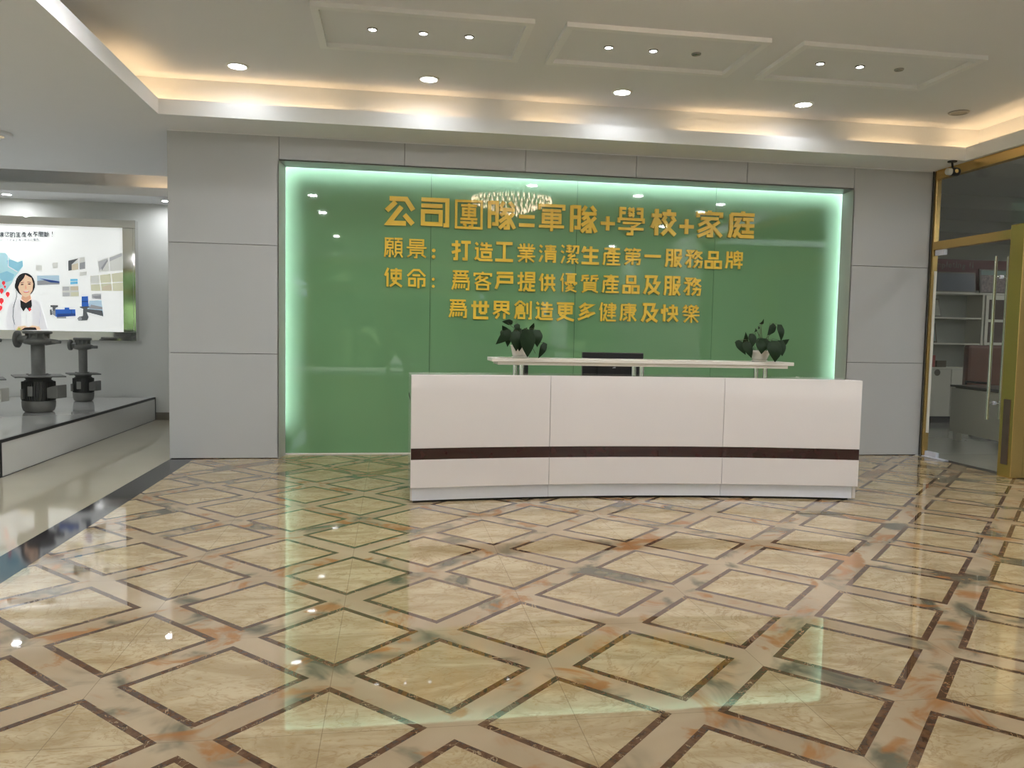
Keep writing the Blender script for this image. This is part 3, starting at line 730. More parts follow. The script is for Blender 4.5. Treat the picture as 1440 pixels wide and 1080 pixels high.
# ------------------------------------------------------------------ reception desk
def fy(x):                                  # concave front in plan
    tt = (x + .46) / 3.41
    return 2.825 + (2.70 - 2.825) * tt + .15 * 4 * tt * (1 - tt)
t = thing('reception_desk', (1.25, 3.1, 0), 'long cream lacquered reception desk with a concave front and a dark red band', 'reception desk')
DX = [-.46, .571, 1.915, 2.95]
def front(x0, x1, z0, z1, out, thick, name, mat, parent, n=14, bev=0.0):
    pts = [(x0 + (x1 - x0) * k / n) for k in range(n + 1)]
    pl = [(x, fy(x) - out) for x in pts] + [(x, fy(x) - out + thick) for x in reversed(pts)]
    return MB().prism(pl, z0, z1).build(name, mat, parent, bevel=bev)
for i in range(3):
    a, b = DX[i] + .0015, DX[i + 1] - .0015
    front(a, b, .400, .928, 0, .03, 'upper_panel', M['cream'], t, bev=.002)
    front(a, b, .318, .399, -.004, .03, 'dark_band', M['wood'], t)['label'] = 'dark red wood band'
    front(a, b, .112, .317, 0, .03, 'lower_panel', M['cream'], t, bev=.002)
    front(max(a, DX[0] + .012), min(b, DX[3] - .035), .018, .111, -.018, .03, 'kick_plate', M['steel'], t)['label'] = 'brushed steel kick plate'
front(DX[0] + .02, DX[3] - .05, 0, .017, -.04, .02, 'foot_rail', M['black'], t)
n = 30; pts = [DX[0] + (DX[3] - DX[0]) * k / n for k in range(n + 1)]
MB().prism([(x, fy(x) + .031) for x in pts] + [(x, fy(x) + .34) for x in reversed(pts)], .905, .930).build('counter_top', M['cream'], t)
MB().prism([(x, fy(x) + .24) for x in pts] + [(x, fy(x) + .26) for x in reversed(pts)], .10, .905).build('inner_panel', M['cream'], t)
MB().prism([(x, fy(x) + .262) for x in pts] + [(x, 3.66) for x in reversed(pts)], .72, .745).build('work_top', M['cream'], t)
for x in (DX[0], DX[3] - .025):
    MB().box(x, x + .025, fy(x + .012) + .031, 3.66, .018, .905).build('side_panel', M['cream'], t)
# raised transaction shelf on chrome posts
def sy(x): return 2.93 - .034 * (x - .14)
s = MB().prism([(.130, sy(.13)), (2.465, sy(2.465)), (2.465, sy(2.465) + .30), (.130, sy(.13) + .30)], 1.028, 1.055)
sh = s.build('shelf', M['white_shelf'], t, bevel=.003)
MB().prism([(.175, sy(.175) + .01), (2.42, sy(2.42) + .01), (2.42, sy(2.42) + .28), (.175, sy(.175) + .28)], 1.006, 1.0275).build('shelf_under_board', M['white_shelf'], sh)
for x in (.352, 1.275, 2.262):
    for dxx, dy in ((-.024, .165), (.012, .085)):
        y = sy(x) + dy
        MB().lathe((x + dxx, y, .930), [(.019, 0), (.019, .076)], 16).build('post', M['chrome'], t)

# monitor with its back to the room
t = thing('computer_monitor', (1.19, 3.42, .745), 'black computer monitor standing behind the reception desk, back turned to the room', 'monitor')
MB().box(.925, 1.435, 3.385, 3.425, .795, 1.098).build('screen_housing', M['black'], t, bevel=.006)
MB().box(1.04, 1.32, 3.365, 3.385, .82, 1.02).build('rear_bulge', M['black'], t, bevel=.01)
MB().box(1.15, 1.21, 3.40, 3.45, .76, .80).build('neck', M['black'], t)
MB().box(1.06, 1.30, 3.33, 3.52, .745, .760).build('foot', M['black'], t, bevel=.004)
MB().xprism([(1.165, .972), (1.185, .985), (1.195, .985), (1.195, .972)], 3.3640, 3.3652).build('badge', M['screen_logo'], t)
# black upright device behind the left post
t = thing('upright_box', (.45, 3.40, .745), 'small black upright box on the desk behind the left chrome post', 'box')
MB().box(.405, .478, 3.37, 3.43, .765, 1.01).build('housing', M['black'], t, bevel=.006)
MB().box(.385, .50, 3.35, 3.45, .745, .764).build('foot', M['black'], t, bevel=.004)

# ------------------------------------------------------------------ potted plants
def leaf(s, base, tip, w, bend=.03, cup=.25, n=8):
    base, tip = Vector(base), Vector(tip)
    d = tip - base; L = d.length; t_ = d.normalized()
    out = Vector((0, -1, 0)); side = t_.cross(out)
    if side.length < .1: side = Vector((1, 0, 0))
    side.normalize(); nrm = side.cross(t_).normalized()
    if nrm.y > 0: nrm = -nrm
    prof = [.0, .62, .94, 1.0, .92, .76, .55, .28, 0.0]
    rows = []
    for i in range(n + 1):
        q = i / n
        wq = prof[i] * w / 2
        c = base + d * q + nrm * (bend * math.sin(q * math.pi))
        back = -t_ * (.10 * L if i == 1 else .0)
        rows.append([c - side * wq + back + nrm * (-cup * wq), c, c + side * wq + back + nrm * (-cup * wq)])
    vs = [p for r in rows for p in r]
    fs = []
    for i in range(n):
        for k in range(2):
            a = i * 3 + k; fs.append((a, a + 1, a + 4, a + 3))
    top = len(vs)
    vs2 = vs + [v - nrm * .0012 for v in vs]
    fs2 = fs + [tuple(reversed([j + top for j in f])) for f in fs]
    s.recalc = False
    s.add(vs2, fs2, 0, True)
S12 = 1 / 2170.0
def plant(label, x0, y0, zc, base_px, leaves, stems, potp):
    t = thing('potted_plant', (x0, y0, 1.055), label, 'potted plant', 'potted plants on the desk shelf')
    X = lambda u: x0 + (u - zc) * S12
    Z = lambda v: 1.0565 + (base_px - v) * S12
    s = MB().lathe((x0, y0, 1.055), [(.0, .012)] + [(r, h) for r, h in potp] + [(potp[-1][0] - .006, potp[-1][1]), (potp[-1][0] - .012, potp[-1][1] - .02), (0, potp[-1][1] - .02)], 28, cap=False)
    s.build('pot', M['pot'], t)
    rs = potp[0][0] * 1.12
    MB().lathe((x0, y0, 1.055), [(rs * .8, 0), (rs, .004), (rs * 1.06, .010), (rs * .98, .011)], 28).build('saucer', M['pot'], t)
    s = MB()
    for k, (bu, bv, tu, tv, wd, dy) in enumerate(leaves):
        dy *= 1.9
        leaf(s, (X(bu), y0 + dy + .02, Z(bv)), (X(tu), y0 + dy - .02, Z(tv)), wd * S12, bend=.012 + .006 * (k % 3), cup=.25)
    s.build('foliage', M['leaf'], t)
    s = MB()
    ztop = 1.055 + potp[-1][1] - .02
    for k, (bu, bv, tu, tv, wd, dy) in enumerate(leaves):
        px = x0 + (X(bu) - x0) * .25
        mid = ((px + X(bu)) / 2, y0 + dy * .4, max(Z(bv), ztop) + .01)
        s.tube([(px, y0 + dy * .15, ztop - .005), mid, (X(bu), y0 + dy + .02, Z(bv))], .0016, 5)
    for st in stems:
        s.tube([(X(u), y0 - .01, Z(v)) for u, v in st], .0022, 5)
    s.build('stems', M['stem'], t)
plant('white potted plant with drooping dark heart leaves above the left chrome post', .352, 3.02, 520, 765,
      [(395, 195, 205, 185, 95, 0), (430, 225, 485, 335, 100, -.02), (340, 330, 88, 552, 160, -.04), (320, 380, 222, 245, 110, .02), (300, 430, 285, 590, 100, -.03),
       (415, 335, 415, 660, 190, -.05), (600, 300, 585, 748, 250, -.07), (490, 370, 470, 660, 170, -.04), (765, 305, 770, 585, 190, -.03), (715, 320, 755, 192, 85, .03),
       (660, 310, 700, 570, 220, -.02), (925, 515, 800, 768, 115, -.02), (540, 300, 380, 470, 180, .0), (560, 430, 640, 270, 150, .03), (250, 330, 200, 480, 110, .0)],
      [[(600, 500), (700, 560), (770, 690)], [(480, 380), (400, 280), (300, 200)], [(640, 420), (720, 340), (745, 260)]],
      [(.056, .012), (.060, .03), (.072, .085), (.078, .098)])
plant('white potted plant with wide drooping leaves and one arching leaf above the right chrome post', 2.236, 2.965, 545, 825,
      [(105, 480, 235, 715, 130, -.02), (235, 500, 322, 768, 160, -.03), (318, 560, 296, 332, 95, .02), (395, 360, 375, 580, 150, -.01), (470, 470, 452, 700, 190, -.05),
       (665, 480, 655, 825, 270, -.07), (870, 460, 865, 728, 170, -.03), (860, 560, 1025, 440, 120, -.01), (855, 195, 855, 475, 125, -.02), (800, 200, 628, 385, 135, -.01),
       (560, 430, 560, 650, 260, -.02), (760, 470, 760, 680, 190, -.03), (520, 235, 478, 285, 55, 0), (470, 285, 412, 335, 55, 0), (548, 190, 572, 105, 55, 0), (190, 480, 180, 600, 120, 0), (330, 500, 350, 660, 150, 0)],
      [[(600, 500), (640, 430), (720, 360), (800, 215)], [(570, 500), (545, 300), (555, 150)], [(560, 480), (500, 360), (455, 310)]],
      [(.052, .010), (.060, .03), (.078, .070), (.086, .088)])

# ------------------------------------------------------------------ display platform with pumps
t = thing('display_platform', (-5.2, 6.1, 0), 'low glossy grey display platform with black edging carrying the pumps', 'platform')
PX, PY0, PY1, PH = -3.698, 4.0, 8.185, .305
MB().box(-6.9, PX - .004, PY0 + .004, PY1, 0, PH - .004).build('body', M['plinth_white'], t)
s = MB(); e = .026
s.box(PX - e, PX, PY0, PY1, PH - e, PH); s.box(PX - e, PX, PY0, PY0 + e, 0, PH - e); s.box(PX - .009, PX, PY1 - .009, PY1, 0, PH - e)
s.box(-6.9, PX - e, PY0, PY0 + e, PH - e, PH); s.box(PX - .004, PX - .001, PY0 + e, PY1, 0, .005)
s.build('edge_trim', M['black'], t)

def pump(loc, label, k=1.0, dark=False, rot=0.0, colh=.34, box='pump_cover'):
    """vertical pump shown upside down: motor below, pipe and volute above; k scales the diameters"""
    x, y, z = loc
    t = thing('vertical_pump', loc, label, 'pump', 'pumps on the display platform')
    mh = .375 * (.5 + .5 * k)
    R = .163 * k
    mt = M['pump_dark']
    MB().lathe((x, y, z), [(R * .80, 0), (R * .90, .012), (R * .97, .05), (R * .99, mh * .30), (R * .96, mh * .31)], 32).build('fan_cover', M['pump_cover'], t)
    s = MB().lathe((x, y, z), [(R * .86, mh * .31), (R * .88, mh * .86), (R * .72, mh * .92), (R * .80, mh * .97), (R * 1.02, mh)], 32)
    for i in range(40):
        a = 2 * math.pi * i / 40
        ca, sa = math.cos(a), math.sin(a); w = .004
        p = [(R * .84, -w), (R * .99, -w * .6), (R * .99, w * .6), (R * .84, w)]
        q = [(x + r * ca - w2 * sa, y + r * sa + w2 * ca) for r, w2 in p]
        s.prism(q, z + mh * .33, z + mh * .86)
    m = s.build('motor_housing', mt, t)
    a0 = math.radians(-100)
    px, py = x + R * 1.0 * math.cos(a0), y + R * 1.0 * math.sin(a0)
    MB().box(px - .012, px + .036, py - .006, py + .02, z + mh * .46, z + mh * .74).build('name_plate', M['plate'], m)
    MB().box(px - .078, px - .058, py - .012, py + .03, z + mh * .38, z + mh * .66).build('lifting_tab', M['pump_cover'], m)
    # terminal box on the right
    c, sn = math.cos(rot), math.sin(rot)
    def Rz(u, v): return (x + u * c - v * sn, y + u * sn + v * c)
    s = MB()
    b = [Rz(R * .9, -.075 * k), Rz(R * 1.72, -.095 * k), Rz(R * 1.72, .06 * k), Rz(R * .9, .06 * k)]
    s.hexa([(p[0], p[1], z + mh * .40) for p in b], [(p[0], p[1], z + mh * (.70 if j in (0, 3) else .78)) for j, p in enumerate(b)])
    s.build('terminal_box', M[box], t, bevel=.006)
    # square mounting plate, turned
    zp = z + mh
    h = .235 * k; a = math.radians(28)
    pl = [(x + h * 1.414 * math.cos(a + math.pi / 4 + i * math.pi / 2), y + h * 1.414 * math.sin(a + math.pi / 4 + i * math.pi / 2)) for i in range(4)]
    p_ = MB().prism(pl, zp, zp + .014).build('mounting_plate', M['pump'], t, bevel=.003)
    for i in range(4):
        b = math.radians(28 + 45 + 90 * i)
        MB().lathe((x + R * .8 * math.cos(b), y + R * .8 * math.sin(b), zp + .014), [(.014, 0), (.014, .014)], 6, smooth=False).build('bolt', M['plate'], p_)
    # column
    rc = .066 * k
    zt = zp + .014 + colh
    MB().lathe((x, y, zp + .014), [(rc * 1.35, 0), (rc * 1.3, .012), (rc, .016), (rc, colh)], 28).build('column', M['pump'], t)
    # volute
    s = MB().lathe((x, y, zt), [(rc * 1.05, -.01), (R * .75, 0), (R * .92, .02), (R * .92, .05), (R * .70, .06), (R * .62, .075), (R * .62, .105), (R * .85, .112), (R * .86, .132), (R * .80, .14)], 32)
    for i in range(10):
        b = 2 * math.pi * i / 10
        s.box(x + R * .66 * math.cos(b) - .008, x + R * .66 * math.cos(b) + .008, y + R * .66 * math.sin(b) - .008, y + R * .66 * math.sin(b) + .008, zt + .055, zt + .113)
    v = s.build('volute', M['pump'], t)
    s = MB().tube([(x - R * .3, y - R * .55, zt + .05), (x - R * .95, y - R * .45, zt + .05)], .040 * k, 16)
    s.lathe((x - R * 1.12, y - R * .45, zt + .05), [(.086 * k, 0), (.09 * k, .004), (.09 * k, .026), (.05 * k, .03)], 24, axis='x')
    s.build('outlet_flange', M['pump'], v)
    s = MB().tube([(x + R * .5, y, zt + .025), (x + R * 1.25, y, zt + .028)], [.04 * k, .02 * k], 12)
    s.lathe((x + R * 1.1, y, zt + .008), [(.05 * k, 0), (.055 * k, .02), (.05 * k, .035)], 16)
    s.build('side_lug', M['pump'], v)
    return t
pump((-4.355, 6.30, PH), 'large grey vertical pump standing upside down on the platform, in front of the light box', 1.0, rot=-.25, colh=.335)
pump((-4.385, 7.62, PH), 'smaller grey vertical pump at the far right end of the platform', .74, rot=-.25, colh=.30)
pump((-4.735, 5.86, PH), 'grey pump with a pale terminal box, cut by the left edge of the photo', .95, rot=-.1, colh=.36, box='box_grey')

# ------------------------------------------------------------------ light box
YL = 8.085
t = thing('light_box', (-5.6, YL + .05, 1.04), 'large lit advertising light box in a mirror steel frame on the display wall', 'light box')
def QX(u): return -5.531 + (u / 6.0) * .008522
def QZ(u, v):
    u = u / 6.0; v = 290 + v / 6.0
    return 2.505 - (v - (313 + .052 * u)) / (150 - .029 * u) * 1.343
zt0, zb0 = 2.50, 1.162
s = MB()
x0, x1, xi0, xi1 = -7.6, -3.897, -7.44, -4.056
s.box(x0, x1, YL, 8.20, zt0, zt0 + .105); s.box(x0, x1, YL, 8.20, 1.045, zb0)
s.box(x0, xi0, YL, 8.20, zb0, zt0); s.box(xi1, x1 - .03, YL, 8.20, zb0, zt0)
s.box(x1 - .03, x1, YL - .006, 8.20, zb0, zt0)
s.build('frame', M['mirror'], t, bevel=.004)
PM = []
def pm(name, c, k=1.0):
    m = pbr(name, c, .35, emit=c, es=BOXW * k); PM.append(m); M[name] = m
    return len(PM) - 1
c_white = pm('print_white', (.93, .95, .94)); c_dark = pm('print_dark', (.10, .11, .12)); c_grey = pm('print_grey', (.45, .46, .47))
c_map = pm('print_map', (.42, .66, .74)); c_map2 = pm('print_map_deep', (.25, .52, .64)); c_red = pm('print_red', (.80, .05, .06))
c_skin = pm('print_skin', (.86, .58, .40)); c_skin2 = pm('print_skin_shade', (.72, .42, .27)); c_black = pm('print_black', (.012, .012, .014))
c_jack = pm('print_jacket', (.80, .80, .83)); c_fold = pm('print_fold', (.55, .55, .60)); c_blue = pm('print_blue', (.03, .13, .50)); c_blue2 = pm('print_blue_dark', (.02, .06, .24))
c_sky = pm('print_sky', (.45, .60, .72)); c_steel = pm('print_steel', (.30, .31, .33)); c_sand = pm('print_sand', (.58, .52, .40)); c_pale = pm('print_pale', (.62, .63, .60))
c_olive = pm('print_olive', (.60, .60, .45)); c_cyan = pm('print_cyan', (.15, .48, .72)); c_lip = pm('print_lip', (.60, .12, .12)); c_green = pm('print_leaf', (.45, .50, .12))
s = MB(); s.recalc = False
def flat(pts, ci, lay):
    y = YL + .020 - .0006 * lay
    s.add([(QX(u), y, QZ(u, v)) for u, v in pts], [tuple(range(len(pts)))], ci)
s.add([(xi0, YL + .02, zb0), (xi1, YL + .02, zb0), (xi1, YL + .02, zt0), (xi0, YL + .02, zt0)], [(0, 1, 2, 3)], c_white)
def ell(cx, cy, rx, ry, ci, lay, n=20, rot=0):
    flat([(cx + rx * math.cos(2 * math.pi * k / n) * math.cos(rot) - ry * math.sin(2 * math.pi * k / n) * math.sin(rot),
           cy + rx * math.cos(2 * math.pi * k / n) * math.sin(rot) + ry * math.sin(2 * math.pi * k / n) * math.cos(rot)) for k in range(n)], ci, lay)
# printed map and pins
flat([(-420, 470), (-260, 380), (-120, 430), (0, 385), (50, 385), (90, 440), (150, 465), (190, 450), (195, 500), (150, 560), (120, 600), (100, 640), (40, 720), (-60, 760), (-180, 720), (-330, 660)], c_map, 1)
flat([(60, 450), (95, 445), (150, 468), (190, 452), (193, 500), (150, 545), (110, 520), (70, 500)], c_map2, 2)
flat([(0, 560), (60, 540), (120, 570), (100, 620), (30, 640), (0, 600)], c_map2, 2)
flat([(70, 385), (74, 385), (74, 500), (150, 548), (148, 552), (70, 504)], c_white, 3)
flat([(0, 326), (95, 328), (95, 333), (0, 332)], c_grey, 1)
for u, v, r in ((30, 640, 14), (12, 705, 17), (62, 735, 17), (8, 790, 20), (0, 850, 16), (-60, 690, 16), (-110, 760, 16), (40, 672, 9)):
    ell(u, v, r, r * 1.15, c_red, 4, 14); flat([(u - r * .6, v + r * .6), (u + r * .6, v + r * .6), (u, v + r * 2.0)], c_red, 4)
# printed photographs
flat([(308, 580), (496, 580), (496, 658), (308, 662)], c_sky, 2); flat([(308, 625), (400, 618), (496, 640), (496, 658), (308, 662)], c_steel, 3); flat([(330, 605), (496, 632), (496, 645), (420, 640)], c_blue2, 4)
flat([(570, 455), (715, 425), (715, 530), (570, 545)], c_pale, 2); flat([(572, 460), (660, 440), (600, 490), (600, 540), (572, 543)], c_dark, 3); flat([(600, 495), (655, 480), (655, 535), (600, 540)], c_sand, 3); flat([(668, 480), (715, 470), (715, 528), (668, 533)], c_steel, 3); flat([(657, 440), (663, 438), (663, 536), (657, 537)], c_white, 4)
flat([(662, 552), (728, 550), (728, 585), (662, 592)], c_pale, 2)
flat([(585, 612), (650, 612), (650, 655), (585, 658)], c_cyan, 2); flat([(585, 632), (650, 630), (650, 634), (585, 636)], c_white, 3)
flat([(515, 672), (655, 668), (660, 762), (515, 762)], c_pale, 2); flat([(520, 678), (575, 676), (575, 708), (520, 710)], c_grey, 3); flat([(588, 676), (652, 674), (654, 708), (588, 708)], c_sand, 3); flat([(520, 726), (578, 726), (578, 756), (520, 758)], c_grey, 3); flat([(590, 724), (656, 722), (656, 756), (590, 758)], c_olive, 3)
flat([(818, 465), (1032, 392), (1036, 545), (830, 560)], c_pale, 2); flat([(826, 470), (910, 442), (850, 530), (834, 552)], c_grey, 3); flat([(920, 440), (1030, 400), (1030, 425), (920, 470)], c_grey, 3); flat([(850, 520), (905, 450), (908, 465), (856, 545)], c_steel, 3)
flat([(912, 435), (918, 433), (926, 556), (920, 557)], c_white, 4)
flat([(755, 590), (1036, 560), (1040, 718), (760, 715)], c_olive, 2); flat([(830, 575), (836, 574), (850, 715), (844, 715)], c_white, 4); flat([(930, 565), (936, 564), (948, 717), (942, 717)], c_white, 4); flat([(757, 655), (1038, 640), (1038, 646), (757, 661)], c_white, 4)
flat([(760, 592), (828, 584), (836, 650), (758, 654)], c_pale, 3); flat([(860, 680), (930, 660), (940, 710), (860, 712)], c_sand, 3)
flat([(764, 740), (846, 736), (848, 785), (768, 780)], c_grey, 2); flat([(770, 760), (846, 750), (848, 785), (800, 780)], c_steel, 3)
flat([(745, 795), (850, 792), (864, 930), (720, 890)], c_sky, 2); flat([(720, 865), (855, 880), (864, 930), (720, 892)], c_dark, 3); flat([(760, 830), (855, 850), (857, 872), (740, 862)], c_steel, 3)
flat([(300, 492), (352, 492), (352, 540), (300, 540)], c_pale, 1); flat([(435, 475), (485, 470), (485, 520), (440, 525)], c_pale, 1)
# printed blue pumps
flat([(455, 868), (625, 868), (628, 925), (455, 930)], c_blue, 5); flat([(470, 905), (625, 902), (628, 925), (470, 932)], c_blue2, 6); flat([(535, 852), (575, 852), (575, 870), (535, 870)], c_blue, 6); flat([(465, 930), (545, 930), (550, 945), (465, 945)], c_steel, 5)
flat([(410, 870), (425, 865), (430, 915), (412, 915)], c_dark, 5); flat([(415, 832), (480, 832), (480, 848), (460, 855), (452, 880), (435, 880), (432, 850), (415, 846)], c_dark, 5); flat([(428, 880), (458, 868), (460, 930), (430, 910)], c_steel, 5); flat([(590, 868), (594, 868), (596, 926), (592, 926)], c_blue2, 7)
flat([(680, 760), (735, 758), (738, 845), (680, 848)], c_blue, 6); flat([(680, 800), (736, 798), (737, 806), (680, 808)], c_blue2, 7); flat([(664, 845), (746, 843), (746, 853), (728, 860), (720, 890), (738, 935), (725, 962), (650, 965), (640, 945), (655, 930), (688, 925), (692, 865), (664, 855)], c_dark, 6); ell(662, 948, 18, 18, c_steel, 7, 14)
# printed receptionist
ell(208, 655, 82, 98, c_black, 5, 24)
flat([(150, 600), (210, 572), (262, 600), (276, 650), (268, 705), (240, 750), (212, 765), (185, 752), (160, 715), (146, 660)], c_skin, 7)
flat([(145, 690), (138, 640), (155, 590), (215, 565), (200, 600), (165, 640)], c_black, 8)
flat([(180, 745), (250, 745), (262, 790), (214, 815), (170, 790)], c_skin2, 6)
ell(184, 655, 13, 5, c_black, 9, 12, -.1); ell(243, 652, 13, 5, c_black, 9, 12, .1)
flat([(168, 640), (200, 634), (200, 638), (170, 645)], c_black, 9); flat([(228, 632), (258, 637), (257, 642), (228, 637)], c_black, 9)
flat([(210, 660), (216, 660), (222, 692), (206, 692)], c_skin2, 9)
ell(217, 716, 24, 8, c_lip, 9, 14); ell(217, 713, 20, 4, c_white, 10, 12)
ell(131, 668, 9, 26, c_black, 9, 14); ell(282, 668, 8, 22, c_black, 9, 14)
flat([(132, 690), (136, 690), (138, 760), (110, 850), (104, 930), (120, 1000), (116, 1000), (98, 930), (105, 845), (133, 757)], c_dark, 9)
flat([(170, 770), (215, 810), (262, 770), (330, 800), (345, 860), (380, 1000), (390, 1042), (60, 1042), (30, 1000), (65, 840), (100, 800)], c_jack, 6)
flat([(175, 780), (215, 835), (258, 780), (262, 1030), (168, 1030)], c_white, 7)
flat([(100, 940), (106, 940), (116, 1040), (108, 1040)], c_fold, 8); flat([(330, 870), (336, 870), (322, 1010), (314, 1010)], c_fold, 8); flat([(212, 850), (216, 850), (216, 1030), (212, 1030)], c_fold, 8)
flat([(165, 785), (212, 812), (258, 782), (262, 835), (240, 885), (214, 850), (190, 885), (168, 845)], c_black, 9)
flat([(232, 858), (244, 850), (258, 868), (240, 886)], c_red, 10)
flat([(120, 1042), (140, 1010), (200, 1002), (230, 1015), (260, 1000), (320, 1012), (335, 1042)], c_skin, 8)
flat([(165, 1042), (200, 1020), (250, 1018), (290, 1020), (300, 1042)], c_black, 9); flat([(130, 1042), (150, 1018), (170, 1030), (160, 1042)], c_green, 9)
# printed headline
def print_text(chars, u0, v0, cw, chh, ci, off):
    for i, ch in enumerate(chars):
        if ch == ' ': continue
        sx = .25 if ch in '!,.' else 1
        cu, cv = u0 + (i + .5) * cw, v0
        if ch in BARS:
            vs, fs = [], []
            for br in BARS[ch][1]:
                for q in bar_quads(br, BARS[ch][0] * 1.75):
                    fs.append(tuple(range(len(vs), len(vs) + 4))); vs += [(v.x / 100 - .5, v.y / 100 + .5) for v in q]
        else: vs, fs = glyph(ch, off)
        s.add([(QX(cu + x * cw * .88 * sx), YL + .0130, QZ(cu, cv - z * chh)) for x, z in vs], fs, ci)
print_text('的生產永不間斷!', 91, 234, 47, 44, c_dark, .0)
print_text('您', 45, 232, 47, 44, c_dark, .0)
print_text('讓', -2, 231, 47, 44, c_dark, .0)
print_text('分秒,7*24小時全國服務', 8, 280, 25, 22, c_steel, .018)
s.build('printed_panel', PM, t)

# ------------------------------------------------------------------ office furniture seen through the glass door
t = thing('storage_cabinet', (8.4, 8.15, 0), 'white storage cabinet with open shelves and glass doors behind the office glass door', 'cabinet')
cx0, cx1, cy0, cy1, ct = 7.30, 10.2, 7.98, 8.34, 1.99
s = MB()
s.box(cx0, cx1, cy0, cy1, ct - .03, ct); s.box(cx0, cx0 + .03, cy0, cy1, .10, ct - .03); s.box(cx1 - .03, cx1, cy0, cy1, .10, ct - .03)
s.box(8.28, 8.32, cy0, cy1, .10, ct - .03); s.box(9.22, 9.26, cy0, cy1, .10, ct - .03)
s.box(cx0 + .03, cx1 - .03, cy0 + .005, cy1, .82, .85)
s.build('carcass', M['cabinet'], t)
MB().box(cx0, cx1, cy1 - .02, cy1 - .002, .1, ct - .03).build('back_panel', M['cab_back'], t)
MB().box(cx0 + .01, cx1 - .01, cy0 + .03, cy1, 0, .10).build('plinth', M['black'], t)
for z in (1.61, 1.22):
    MB().box(cx0 + .03, 8.28, cy0 + .01, cy1 - .02, z - .022, z).build('shelf', M['cabinet'], t)
    MB().box(8.32, 9.22, cy0 + .05, cy1 - .02, z - .022, z).build('shelf', M['cabinet'], t)
for a, b in ((8.325, 8.765), (8.775, 9.215), (9.27, 10.16)):
    f = MB()
    f.box(a, a + .05, cy0 - .018, cy0, .86, ct - .035); f.box(b - .05, b, cy0 - .018, cy0, .86, ct - .035)
    f.box(a + .05, b - .05, cy0 - .018, cy0, ct - .10, ct - .035); f.box(a + .05, b - .05, cy0 - .018, cy0, .86, .92)
    f.box(a + .05, b - .05, cy0 - .018, cy0, 1.55, 1.59); f.box(a + .05, b - .05, cy0 - .018, cy0, 1.20, 1.24)
    d = f.build('door', M['cabinet'], t)
    MB().box(a + .05, b - .05, cy0 - .012, cy0 - .006, .92, ct - .10).build('glass', M['dark_glass'], d)
for a, b in ((7.33, 7.80), (7.81, 8.28), (8.325, 8.765), (8.775, 9.215), (9.27, 9.7), (9.71, 10.16)):
    d = MB().box(a, b, cy0 - .018, cy0, .105, .815).build('door', M['cabinet'], t)
    mx = (a + b) / 2
    MB().lathe((mx, cy0 - .022, .77), [(.05, 0), (.05, .004)], 16, axis='y').build('pull', M['dark_frame'], d)
# things on and in the cabinet
def standing(name, x0, x1, y, z0, z1, mats, label, cat, lean=.04, border=.0):
    th = .02
    t = thing(name, ((x0 + x1) / 2, y, z0), label, cat)
    def pl(a, b, c, d, dy, th):
        k = lambda z: (z - z0) / (z1 - z0) * lean
        return MB().hexa([(a, y + dy + k(c), c), (b, y + dy + k(c), c), (b, y + dy + th + k(c), c), (a, y + dy + th + k(c), c)], [(a, y + dy + k(d), d), (b, y + dy + k(d), d), (b, y + dy + th + k(d), d), (a, y + dy + th + k(d), d)])
    pl(x0, x1, z0, z1, 0, th).build('frame', mats[0], t)
    pl(x0 + border, x1 - border, z0 + border, z1 - border, -.004, .003).build('picture', mats[1], t)
    return t, pl
standing('framed_picture', 7.50, 8.22, 8.06, ct, 2.30, (M['dark_frame'], M['navy']), 'dark blue framed picture standing on the office cabinet, left of the crowd photo', 'picture', border=.02)
q, pl = standing('framed_picture', 8.29, 9.00, 8.06, ct, 2.36, (M['dark_frame'], M['crowd']), 'framed group photo of a crowd standing on the office cabinet', 'picture', border=.02)
pl(8.31, 8.98, 2.27, 2.34, -.006, .002).build('picture_sky', M['crowd_sky'], q)
t = thing('wall_banner', (8.4, 8.34, 2.2), 'maroon banner with pale lettering high on the office back wall', 'banner')
MB().box(7.40, 9.4, 8.335, 8.349, 2.05, 2.52).build('sheet', M['maroon'], t)
s2 = MB(); s2.recalc = False
xx = 7.73
for ch in 'mpleting fi':
    if ch == ' ': xx += .05; continue
    vs, fs = glyph(ch, .0)
    wd = {'m': .085, 'i': .018, 'l': .018, 't': .035, 'f': .035}.get(ch, .055)
    hh, oz = {'p': (.085, -.021), 'g': (.085, -.021), 'l': (.09, .018), 't': (.08, .012), 'i': (.09, .018), 'f': (.09, .018)}.get(ch, (.06, 0))
    s2.add([(xx + wd / 2 + x * wd, 8.3335, 2.42 + oz + z * hh) for x, z in vs], fs)
    xx += wd + .018
s2.build('lettering', M['crowd'], t)
standing('photo_frame', 7.42, 7.70, 8.10, 1.611, 1.90, (M['dark_frame'], M['photo']), 'small framed photo leaning on the upper open shelf of the office cabinet', 'picture', lean=.09, border=.025)
standing('photo_frame', 7.40, 7.64, 8.10, 1.221, 1.52, (M['dark_frame'], M['crowd_sky']), 'small framed certificate on the lower open shelf of the office cabinet', 'picture', lean=.06, border=.025)
tag(MB().box(7.50, 7.58, 8.04, 8.12, .8505, 1.03).build('red_folder', M['red'], origin=(7.54, 8.08, .8505)), 'small red upright folder on the cabinet counter in the office, left of a dark box', 'folder')
tag(MB().box(7.60, 7.76, 8.03, 8.14, .8505, .95).build('storage_box', M['dark_frame'], origin=(7.68, 8.085, .8505)), 'small dark box on the cabinet counter in the office, right of a red folder', 'box')
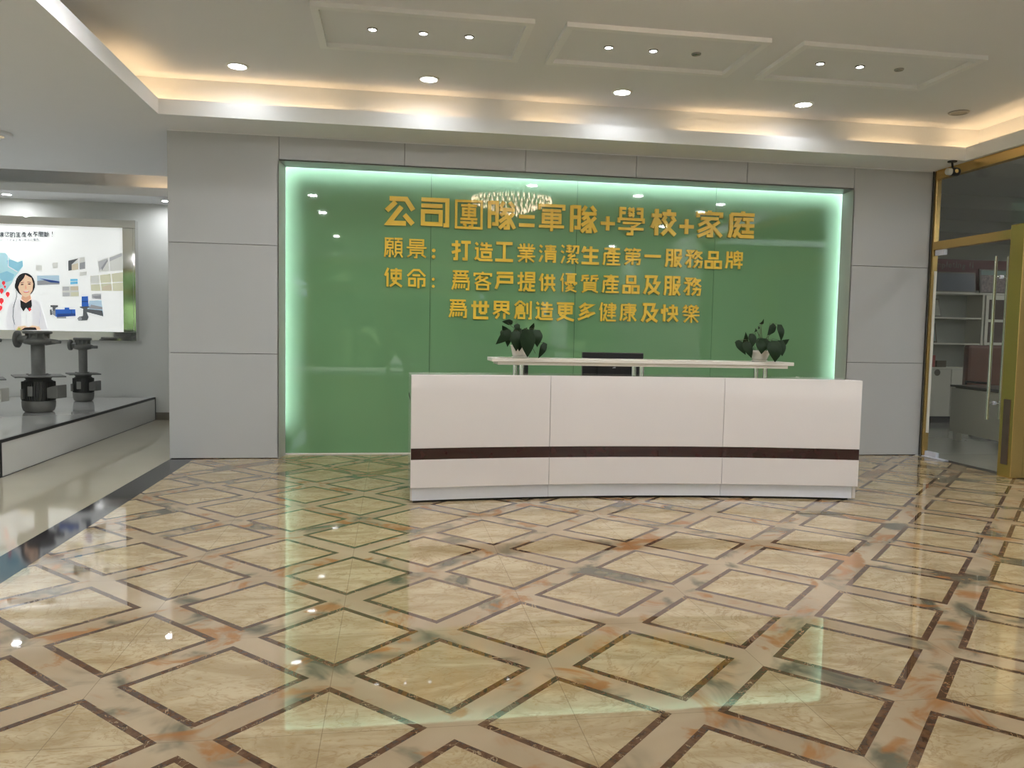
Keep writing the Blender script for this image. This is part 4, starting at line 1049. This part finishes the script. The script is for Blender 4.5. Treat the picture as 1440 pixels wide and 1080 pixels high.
# office desk near the door
t = thing('office_desk', (6.55, 5.5, 0), 'white office desk with a dark top just inside the glass door', 'desk')
def dk(x, y): # skewed slightly
    return (x, y)
A, B = (6.40, 6.15), (6.24, 4.80)
nx = Vector((B[1] - A[1], -(B[0] - A[0]))).normalized()      # towards the room side
if nx.x < 0: nx = -nx
def off(p, d): return (p[0] + nx.x * d, p[1] + nx.y * d)
MB().prism([A, B, off(B, .03), off(A, .03)], .11, .66).build('front_panel', M['cabinet'], t)
MB().prism([off(A, -.02), off(B, -.02), off(B, .75), off(A, .75)], .675, .70).build('top', M['desk_top'], t, bevel=.003)
MB().prism([off(A, .05), off(B, .05), off(B, .70), off(A, .70)], .655, .674).build('under_frame', M['dark_frame'], t)
for p, q2 in ((A, B), (B, A)):
    v = Vector((q2[0] - p[0], q2[1] - p[1])).normalized()
    for d in (.04, .62):
        o1 = off(p, d); a = (o1[0] + v.x * .02, o1[1] + v.y * .02); b2 = (a[0] + v.x * .07, a[1] + v.y * .07)
        MB().prism([a, b2, off(b2, .07), off(a, .07)], 0, .655).build('leg', M['cabinet'], t)
# brown chair behind the desk
t = thing('office_chair', (7.45, 6.6, 0), 'brown leather office chair between the office desk and the cabinet', 'chair')
MB().box(7.18, 7.74, 6.85, 6.97, .58, 1.20).build('backrest', M['brown_leather'], t, bevel=.04)
MB().box(7.18, 7.74, 6.33, 6.86, .42, .54).build('seat', M['brown_leather'], t, bevel=.04)
for x in (7.14, 7.72):
    MB().tube([(x + .03, 6.85, .48), (x + .03, 6.86, .70), (x + .03, 6.45, .70), (x + .03, 6.42, .48)], .018, 8).build('armrest', M['black'], t)
MB().lathe((7.46, 6.6, .10), [(.03, 0), (.03, .32)], 12).build('column', M['chrome'], t)
s = MB()
for k in range(5):
    a = 2 * math.pi * k / 5
    s.tube([(7.46, 6.6, .11), (7.46 + .30 * math.cos(a), 6.6 + .30 * math.sin(a), .06)], .02, 8)
    s.lathe((7.46 + .30 * math.cos(a), 6.6 + .30 * math.sin(a), 0), [(.02, 0), (.028, .02), (.028, .04), (.02, .055)], 10)
s.build('star_base', M['black'], t)

# ------------------------------------------------------------------ tree belt outside the glass front, seen in reflections and massed to hide the sky
rng = random.Random(3)
s = MB()
for k in range(420):
    c = Vector((rng.uniform(-19, 19), rng.uniform(-18, -15), 0)); c.z = rng.uniform(.2, 6.6)
    q = rng.uniform(.6, 1.1)
    bm = bmesh.new(); bmesh.ops.create_icosphere(bm, subdivisions=2, radius=q)
    vs = [tuple(v.co * rng.uniform(.72, 1.2) + c) for v in bm.verts]
    s.add(vs, [tuple(v.index for v in f.verts) for f in bm.faces]); bm.free()
o = s.build('tree_belt', M['tree'])
tag(o, 'belt of green trees outside the glass front, seen only in reflections and massed to hide the sky', 'trees', kind='stuff')
